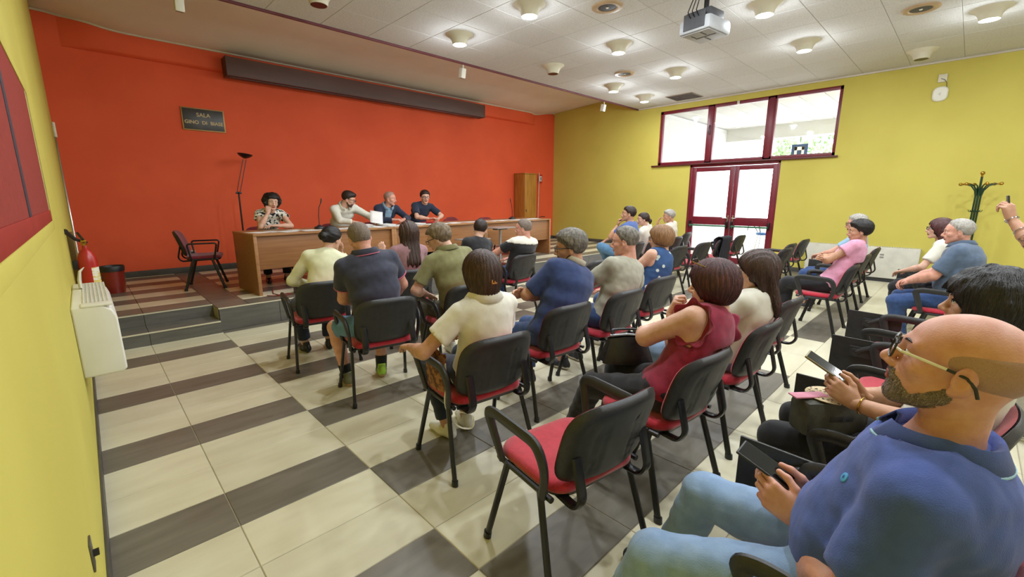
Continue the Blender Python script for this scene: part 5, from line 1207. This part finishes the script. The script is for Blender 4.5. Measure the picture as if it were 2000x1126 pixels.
# --- first row
person('woman with black hair bun in cream sweater, hand on her face', C('C4'), HD('C4'), (1.697, 4.25, 1.173), sex='f', look=(-52, -14, 4), hair=[('bun', 'black', 2)], shirt=dict(mat=CREAMC, sleeve=1.85, wrinkle=.003), pants=dict(mat=DNAVY), group=GA, twist=-8, skin='fair',
       R=dict(h=(.27, .17, 1.03), pole=(.6, .5, -1), d=(-.2, -.1, 1), back=(.6, .6, .2), pose='relax'), L=dict(h=(.02, .2, .70), pole=(-1, 0, -.4)), lL=dict(h=(-.1, .36, .09)), **SHO)
person('woman with very long straight brown hair in mauve top, fist raised', C('C14'), HD('C14'), (2.475, 4.15, 1.196), sex='f', look=(-10, -8, 0), hair=[('longer', 'brown', 4)], shirt=dict(mat=MAUVE, sleeve=.5), pants=dict(mat=DNAVY), group=GA,
       L=dict(h=(-.14, .20, .98), pole=(-.8, .2, -1), d=(-.1, .2, 1), back=(-.5, -.8, .2), pose='fist'), R=dict(h=(.1, .22, .70)), **SHO)
person('boy with short dark hair in black T-shirt leaning sideways', C('C15'), HD('C15'), (3.564, 4.25, 1.179), look=(-48, -10, 10), scale=.92, hscale=1.02, hair=[('short', 'darkbrown', 6)], shirt=dict(mat=BLACKC, sleeve=.7), pants=dict(mat=BLKP), group=GA, girth=1.0, R=dict(h=(.2, .25, .68)), **SHO)
A6 = person('man with cropped grey hair in black T-shirt with white shoulders', C('C6'), HD('C6'), (4.232, 4.15, 1.159), look=(30, -4, 0), hair=[('recede', 'graybuzz', 3)], shirt=dict(mat=BLACKC, sleeve=.65, yoke=(WHITEC, .05)), pants=dict(mat=DENIM), group=GA, girth=1.12, armg=1.05, skin='pink', shoulder=1.05,
       L=dict(h=(-.34, .25, .72), pole=(-1, -.2, -.3)), R=dict(h=(.2, .25, .70)), shoes=SH_D)
# --- second row
person('man with cropped hair in dark polo with pink collar line and denim shorts', C('C3'), HD('C3'), (1.512, 3.25, 1.255), look=(4, -10, -8), hair=[('buzz', 'graybuzz', 1)], shirt=dict(mat=NAVYG, sleeve=.62, collar=(NAVYG, 'polo'), collar_line=PINKL, cuff=PINKL, off=.014), pants=dict(mat=DENIMM, len=.82, name='shorts'), group=GA, girth=1.16, armg=1.1, skin='pink', slouch=.08,
       L=dict(h=(-.02, .20, .72), pole=(-1.2, -.3, -.5), pose='relax'), R=dict(h=(.16, .24, .68), pole=(1, -.3, -.4)), lL=dict(h=(-.22, .26, .09), toe=(-.05, 1, 0), pole=(-.5, 1, .9)), lR=dict(h=(.09, .30, .09), toe=(.25, 1, 0)), shoes=dict(mat=mat('shoe_olive', '6A6A50', .6, '9FCB3A', 6, contrast=(.55, .62)), sock=BLACKC, sole=mat('tan_sole', 'C79A6A', .6)), hrvox=.005)
person('man with curly grey hair and glasses in olive polo shirt', C('C5'), HD('C5'), (2.28, 3.30, 1.205), look=(38, -24, 0), hair=[('wavy', 'curlgrey', 5)], shirt=dict(mat=OLIVE, sleeve=.75, collar=(OLIVE, 'polo'), wrinkle=.005), pants=dict(mat=KHAKI), glasses=BLKG, group=GA, girth=1.16, slouch=.09,
       L=dict(h=(-.2, .18, .68), pole=(-1, -.3, -.6)), R=dict(h=(.12, .26, .68)), shoes=SH_W)
# --- third row
A7 = person('woman with brown bob and hair clip in white polo shirt', C('C2'), HD('C2'), (1.543, 1.84, 1.145), sex='f', look=(-4, -6, 0), hair=[('lob', 'brown', 3)], shirt=dict(mat=WHITEC, sleeve=.62, collar=(WHITEC, 'polo'), flare=.03), pants=dict(mat=DNAVY), group=GA, girth=1.08, skin='tan', armg=1.05, hrvox=.0058,
       L=dict(w=(1.27, 2.17, .70), pole=(-1, -.5, -.8), pose='relax'), R=dict(h=(.14, .24, .68)), lL=dict(h=(-.07, .26, .09)), lR=dict(h=(.1, .3, .09)), shoes=SH_W)
person('man with grey hair and glasses in navy shirt with striped collar', C('C7'), HD('C7'), (2.59, 2.05, 1.19), look=(42, -6, 0), hair=[('thick', 'darkgrey', 4), ('stubble', 'darkbeard', 2)], shirt=dict(mat=NAVY, sleeve=.85, collar=(cloth('ivory', 'D8D2C0'), 'stand'), collar_line=BLACKC), pants=dict(mat=DENIM), glasses=BLKG, group=GA, girth=1.22, skin='tan', hrvox=.0058,
       L=dict(h=(.08, .10, .80), pole=(-1, .1, -.25), d=(1, -.1, .1), pose='relax', back=(0, 1, .3)), R=dict(h=(-.12, .12, .85), pole=(1, .1, -.3), d=(-1, -.1, .1), back=(0, 1, .3)), shoes=SH_D)
person('man with short grey hair in plain grey T-shirt and rolled jeans', C('C8'), HD('C8'), (3.232, 1.98, 1.20), look=(26, -5, 0), necklen=.11, hair=[('recede', 'darkgrey', 8)], shirt=dict(mat=GREYT, sleeve=.62, flare=.03, wrinkle=.006), pants=dict(mat=DENIM, len=1.75), group=GA, girth=1.04, skin='pink', hrvox=.0058,
       L=dict(h=(-.14, .25, .66), pole=(-1, -.4, -.5)), R=dict(h=(.22, .08, .74), pole=(1, -.5, -.3)), lR=dict(h=(.14, .40, .09)), shoes=SH_D)
person('woman with short light brown hair and glasses in blue floral sleeveless top', C('C9'), HD('C9'), (4.082, 2.10, 1.17), sex='f', look=(30, -3, 0), hair=[('shortbob', 'lightbrown', 2)], shirt=dict(mat=FLOR, sleeve=0), pants=dict(mat=DENIM), glasses=BLKG, group=GA, girth=1.1, armg=1.1, skin='fair', hrvox=.0056,
       L=dict(h=(-.12, .24, .66), pole=(-1, -.3, -.5)), shoes=SH_W)
# --- fourth row
A11 = person('woman with dark red bob in burgundy ruffled blouse, fist at her chin', C('C10'), HD('C10'), (2.25, .86, 1.125), sex='f', look=(16, -6, 4), hair=[('bob', 'red', 7)], shirt=dict(mat=BURG, sleeve=0, ruffle=True, wrinkle=.005, vneck=.1), pants=dict(mat=BLKP), group=GA, girth=1.16, armg=1.28, skin='fair', hrvox=.004, hvox=.0035, hdvox=.0035,
       R=dict(w=(2.28, 1.08, .935), pole=(-.8, .5, -1), d=(-.1, -.35, 1), back=(-.5, .9, .1), pose='fist'), L=dict(h=(.13, .20, .80), pole=(-.9, .6, -.6), d=(1, .1, 0), back=(0, .8, .4), pose='relax'), lL=dict(h=(-.10, .55, .09)), lR=dict(h=(.08, .40, .09)), shoes=dict(mat=mat('sandal', '5A3A2A', .5), trainer=False, sole=BLK_PL))
person('woman with long straight dark brown hair in white T-shirt and denim', C('C11'), HD('C11'), (2.92, .86, 1.122), sex='f', look=(28, -8, 0), hair=[('long', 'brown', 9)], shirt=dict(mat=WHITEC, sleeve=.55), pants=dict(mat=DENIML), group=GA, skin='fair', hrvox=.0056, L=dict(h=(-.1, .24, .66), pole=(-1, -.3, -.6)), shoes=SH_W)
# --- right-hand block
A13 = person('man with short dark hair in blue T-shirt, hand on mouth, legs crossed in jeans', C('A13'), HD('A13'), (6.74, 4.08, 1.295), look=(26, 4, 0), hair=[('short', 'darkbrown', 2)], shirt=dict(mat=BLUET, sleeve=.65), pants=dict(mat=DENIMM), group=GA, lod=1.35, skin='tan', scale=1.05,
       L=dict(h=(-.06, .12, 1.10), pole=(-.4, 1, -1), d=(.1, -.2, 1), back=(-.4, .9, 0), pose='fist'), R=dict(h=(-.02, .38, .80), pole=(.5, -.2, -1), pose='hold'), lL=dict(h=(.18, .45, .50), pole=(-1, .6, .8), toe=(.8, .3, -.2)), lR=dict(h=(.12, .42, .09)), shoes=SH_D)
person('woman with dark ponytail in white top beside the wall', C('A14'), HD('A14'), (7.273, 4.10, 1.19), sex='f', look=(34, -4, 0), hair=[('pony', 'darkbrown', 3)], shirt=dict(mat=WHITEC, sleeve=.6), pants=dict(mat=BLKP), group=GA, lod=1.35, **SHO)
person('grey-haired man in white shirt with hand over his mouth', C('A15'), HD('A15'), (8.246, 4.10, 1.215), look=(34, -4, 0), hair=[('neat', 'silver', 3)], shirt=dict(mat=WHITEC, sleeve=1.6), pants=dict(mat=BLKP), group=GA, lod=1.35, skin='tan', brow='grey', L=dict(h=(-.12, .13, 1.03), pole=(-.3, 1, -1), d=(.2, -.1, 1), back=(-.4, .9, 0), pose='relax'), **SHO)
person('grey-haired man in light blue shirt sitting behind the woman in pink', C('A16'), HD('A16'), (7.4, 1.034, 1.225), look=(14, -4, 0), hair=[('short', 'silver', 6)], shirt=dict(mat=LBLUE, sleeve=.6), pants=dict(mat=DENIM), group=GA, lod=1.3, skin='pink', glasses=BLKG, brow='grey', L=dict(h=(-.05, .25, .78), pole=(-1, 0, -.4)), shoes=SH_D)
person('woman with short black hair in pink top, arms and legs crossed', C('A17'), HD('A17'), (6.35, .85, 1.185), sex='f', look=(16, -3, 0), hair=[('thick', 'black', 5)], shirt=dict(mat=PINKT, sleeve=.42, flare=.045, vneck=.3), pants=dict(mat=BLKP), group=GA, lod=1.15, girth=1.1, armg=1.1, skin='tan',
       L=dict(h=(.12, .04, .82), pole=(-.9, .5, -.5), d=(1, -.2, .2), back=(0, .9, .3)), R=dict(h=(-.13, .06, .88), pole=(.9, .5, -.5), d=(-1, -.2, .2), back=(0, .9, .3)), lL=dict(h=(.10, .62, .22), pole=(0, .6, 1), toe=(.1, .9, -.5)), lR=dict(h=(.02, .38, .09)), **SHO)
person('woman with glasses and dark hair in white blouse beside the heavy man', C('A18'), HD('A18'), (7.1, .22, 1.21), sex='f', look=(14, 2, 0), hair=[('long', 'red', 4)], shirt=dict(mat=WHITEC, sleeve=.7), pants=dict(mat=BLKP), glasses=BLKG, group=GA, lod=1.2, L=dict(h=(-.1, .34, .70), pole=(-1, -.2, -.6)), **SHO)
person('heavy man with receding grey hair in grey-blue polo, hands clasped', C('A19'), HD('A19'), (6.2, .055, 1.23), look=(6, -4, 0), hair=[('recede', 'silver', 5)], shirt=dict(mat=GBLUE, sleeve=.8, collar=(GBLUE, 'polo'), off=.016), pants=dict(mat=DENIM), group=GA, lod=1.1, girth=1.28, armg=1.1, chub=1.12, belly=.03, skin='pink', brow='grey',
       L=dict(h=(-.06, .30, .70), pole=(-1, -.4, -.5), pose='wrap', back=(-.3, .5, .8)), R=dict(h=(.04, .32, .71), pole=(1, -.4, -.5), pose='wrap', back=(.3, .5, .8)), lL=dict(h=(-.12, .28, .09)), shoes=SH_D)
A20 = person('woman with thick black hair in white T-shirt looking up from her phone', C('A20'), HD('A20'), (2.3, -.085, 1.175), sex='f', look=(2, 2, 0), hair=[('waves', 'black', 11)], shirt=dict(mat=WHITEC, sleeve=.45), pants=dict(mat=BLKP), group=GA, skin='tan', hdvox=.0032, hrvox=.0058, hvox=.0038, girth=1.1, armg=1.15,
       L=dict(w=(2.02, .20, .785), pole=(-.8, -.2, -1), d=(.06, .85, .46), back=(-1, .05, .25), pose='wrap'), R=dict(w=(2.14, .20, .785), pole=(1, -.3, -.7), d=(-.06, .85, .46), back=(1, .05, .25), pose='wrap'), lL=dict(h=(-.12, .36, .09)), **SHO)
A21 = person('bald bearded man with white-armed glasses in blue polo and light jeans', (1.32, .06, 0), HD('A21'), (1.32, -.03, 1.195), pelvis=(0, .0, .575), scale=1.05, hscale=.97, necklen=.125, chair='tablet', chair_x=.04, look=(3, 13, 0), hair=[('horseshoe', 'stubble', 1), ('beard', 'beard', 2)], shirt=dict(mat=POLOB, sleeve=.7, collar=(POLOB, 'polo'), collar_line=cloth('aqua_line', '9CC8DC'), off=.015, wrinkle=.005, flare=.03), pants=dict(mat=DENIML), group=GA, skin='pink', girth=1.2, belly=.03, armg=1.08, hvox=.0029, hrvox=.0038, hdvox=.0032, lod=.75, chub=1.05,
       glasses=dict(frame_m=BLK_MT, temple_m=WHITE_M, tip=BLK_PL), L=dict(w=(1.30, .20, .685), pole=(-.9, -.3, -.8), d=(.06, .9, .36), back=(-1, .05, .25), pose='wrap'), R=dict(w=(1.425, .20, .69), pole=(1, -.3, -.6), d=(-.06, .9, .36), back=(1, .05, .25), pose='wrap'),
       lL=dict(h=(-.27, .60, .09), pole=(-.4, .8, 1)), lR=dict(h=(.13, .60, .09), pole=(.1, .8, 1)), shoes=SH_D)
A22 = person('standing person with bracelets and tattooed arm holding up a phone', (4.35, -.56, 0), 0, (4.35, -.52, 1.60), stand=True, sex='f', look=(8, 0, 0), hair=[('long', 'darkbrown', 2)], shirt=dict(mat=BLACKC, sleeve=.5), pants=dict(mat=DENIM), skin='tan', lod=1.1, pelvis=(0, 0, .95),
       L=dict(w=(4.28, -.19, 1.425), pole=(-.5, .3, -1), d=(.1, .3, 1), back=(-.7, -.7, .1), pose='hold'), R=dict(w=(4.42, -.19, 1.425), pole=(.5, .3, -1), d=(-.1, .3, 1), back=(.7, -.7, .1), pose='hold'), shoes=SH_D)

# ------------------------------------------------------------------ things people hold or wear
def phone(loc, rot, label, case, screen, size=(.074, .155, .009)):
    t = thing('mobile_phone', label, 'phone', loc); t.rotation_euler = rot; a, b, c = size
    MB().box(-a / 2, a / 2, -b / 2, b / 2, -c / 2, c / 2, .004).obj('phone_case', case, t); MB().box(-a / 2 + .004, a / 2 - .004, -b / 2 + .005, b / 2 - .005, c / 2, c / 2 + .0008).obj('phone_screen', screen, t); return t
SCR = mat('dark_screen', '101214', .08, '161A1C', 3, spec=.6); GOLDC = mat('gold_case', '8A7A4A', .35, '6E6038', 6)
phone((1.3625, .318, .774), (R(22), R(-6), 0), 'black phone held in both hands by the bald man', BLK_PL, SCR)
phone((2.08, .318, .886), (R(29), R(-6), 0), 'gold cased phone held by the black-haired woman', GOLDC, SCR)
phone((4.345, -.168, 1.495), (R(80), 0, R(4)), 'phone held up by the standing person', BLK_PL, SCR)
a_ = A13['arms'][1]; M_ = Matrix.Translation(A13['t'].location) @ A13['t'].rotation_euler.to_matrix().to_4x4() @ Matrix(np.vstack([np.hstack([a_['R3'], (a_['wr'] + a_['R3'] @ V(0, .085, -.024))[:, None]]), [0, 0, 0, 1]]).tolist())
phone(M_.to_translation(), (M_ @ Matrix.Rotation(R(180), 4, 'Y')).to_euler(), 'phone held by the man in blue T-shirt', BLK_PL, SCR)
# handbags
t = thing('black_handbag', 'black leather handbag with zip on the lap of the burgundy woman', 'handbag', (2.22, 1.31, .634), R(-44))
LEA = mat('black_leather', '141416', .35, '1C1C1F', 40, bump=.4, bscale=160)
def bag(u, v):
    a = 2 * math.pi * u; n = 3.0; ca, sa = math.cos(a), math.sin(a); q = (abs(ca) ** n + abs(sa) ** n) ** (-1 / n); w = (.155 - .05 * v + .01 * math.sin(7 * a)); d = .085 - .05 * v ** 1.5; return (w * ca * q, d * sa * q, -.03 + .155 * v - .02 * ca * ca * v)
MB().grid(bag, 40, 8).add([(.155 * math.cos(a) * .9, .085 * math.sin(a) * .9, -.029) for a in [math.pi * k / 8 for k in range(16)]], [tuple(range(16))]).obj('bag_body', LEA, t, angle=60)
MB().tube([(-.1, 0, .122), (0, .0, .13), (.1, 0, .122)], .008, 8, flat=1.6).obj('zip', mat('zip_metal', '8A8A8C', .3, metal=.8), t); MB().tube(fillet([(-.08, .02, .105), (-.09, .03, .15), (.0, .08, .14), (.09, .03, .15), (.08, .02, .105)], .06, 5), .007, 8).obj('bag_handle', LEA, t)
t = thing('satchel', 'small grey-green satchel with leopard flap and pink ribbon on her lap', 'handbag', (2.09, .29, .628), R(-40))
SAT = mat('satchel_green', '4A4A42', .55, '3E3E38', 30, bump=.3, bscale=160)
MB().box(-.13, .13, -.06, .06, -.02, .13, .03).obj('bag_body', SAT, t); MB().box(-.128, .128, -.055, -.047, .03, .128, .004).obj('front_flap', SAT, t); MB().box(-.04, .06, -.062, -.054, .05, .075, .004).obj('strap_tab', BLK_PL, t); MB().tube([(.02, -.064, .062), (.02, -.058, .062)], .01, 10).obj('clasp', CHROME, t)
MB().lathe([(.0, .133), (.085, .134), (.088, .138), (.0, .142)], n=24).obj('leopard_flap', LEOP, t); MB().box(-.16, -.02, -.02, .03, .136, .142, .002).obj('ribbon', mat('pink_ribbon', 'D58AA0', .7), t)
t = thing('floral_tote', 'brown floral fabric tote standing beside the woman in white polo', 'bag', (1.58, 1.95, .474), R(-7))
def tote(u, v):
    a = 2 * math.pi * u; w = .022 + .012 * math.sin(math.pi * min(1, v * 1.1)); return (-.236 + w * math.cos(a), .05 + .12 * (.85 + .15 * v) * math.sin(a), .215 * v + .008 * math.sin(5 * a) * v)
MB().grid(tote, 30, 8).obj('tote_body', FLORB, t, angle=80); MB().tube(fillet([(-.235, -.06, .19), (-.245, -.09, .06), (-.264, -.08, -.06), (-.20, -.12, -.20), (-.12, -.16, -.22), (-.14, -.2, -.10), (-.22, -.17, -.075)], .06, 5), .005, 6).obj('strap', PAPER, t)
# hair clip, bracelets, sunglasses, logo
def head_child(A, mb, name, m):
    o = mb.obj(name, m, A['t']); return o
mb = MB(); mb.M = A7['T4']; mb.box(-.012, .022, -.142, -.128, -.055, -.047, .003).box(-.012, -.004, -.142, -.128, -.055, -.03, .003).box(.005, .012, -.142, -.128, -.055, -.038, .003); head_child(A7, mb, 'hair_clip', mat('amber_clip', 'B5762A', .3))
glasses_parts(A11['t'], A11['RH'] * A11['hs'] @ rotm(0, 22, 0), A11['H'] + A11['RH'] @ V(0, -.01, .075) * 1., frame_m=mat('sunglass_frame', '3A2A22', .3), temple_m=mat('gold_temple', 'A88A50', .3, metal=.7))
def bracelet(A, s, m, r=.033, f=.05):
    a = A['arms'][s]; d = nrm(a['wr'] - a['el']); c = a['wr'] - d * f; x = nrm(np.cross(d, V(.2, .4, 1))); y = np.cross(d, x); MB().tube([tuple(c + x * r * math.cos(q) + y * r * math.sin(q)) for q in np.linspace(0, 6.283, 25)], .003, 6, caps=False).obj('bracelet', m, A['t'])
bracelet(A20, -1, BRASS, .031, .02); bracelet(A22, -1, CHROME, .03, .01); bracelet(A22, 1, CHROME, .03, .01); bracelet(A22, -1, CHROME, .036, .1)
a = A22['arms'][-1]; d = nrm(a['wr'] - a['el'])
MB().tube([tuple(a['el'] + d * .045), tuple(a['el'] + d * .10)], [.0405, .0415], 16, caps=False).obj('tattoo', mat('tattoo_ink', '6A5648', .6, 'B0805E', 60, contrast=(.45, .55)), A22['t'])
# emblem and buttons on the polo of the bald man
from mathutils.bvhtree import BVHTree
me = A21['shirt'].data; bv = BVHTree.FromPolygons([v.co for v in me.vertices], [p.vertices for p in me.polygons]); c, R3 = A21['sec'][3][0], A21['sec'][3][1]
def stick(x, z, rx, rz, m, name):
    p, n, _, _ = bv.ray_cast(Vector(c + R3 @ V(x, .5, z)), Vector(R3 @ V(0, -1, 0)))
    if p is None: return
    q = n.to_track_quat('Z', 'Y').to_matrix().to_4x4(); mb = MB(); mb.M = Matrix.Translation(p) @ q; mb.lathe([(rx, -.002), (rx, .0015), (rx * .8, .0025), (0, .0025)], n=18); mb.v = mb.v; mb.obj(name, m, A21['shirt'])
stick(-.125, .015, .012, .012, mat('emblem_blue', '4FA3D8', .6), 'emblem'); stick(-.125, .015, .006, .006, POLOB, 'emblem_mark')
for z_ in (.11, .06): stick(0, z_, .006, .006, BLK_PL, 'button')

def sheet(a, b): return ((a - .5) * .21, .02 * math.sin(3 * b), (b - .5) * .297)
o = MB().grid(sheet, 4, 8).obj('paper_sheet', PAPER, loc=(3.62, 7.07, 1.243), rz=R(-12)); o.rotation_euler = (R(-48), R(10), R(-20)); solidify(o, .001, 0); tag(o, 'white sheet held upright by the bearded man', 'paper')
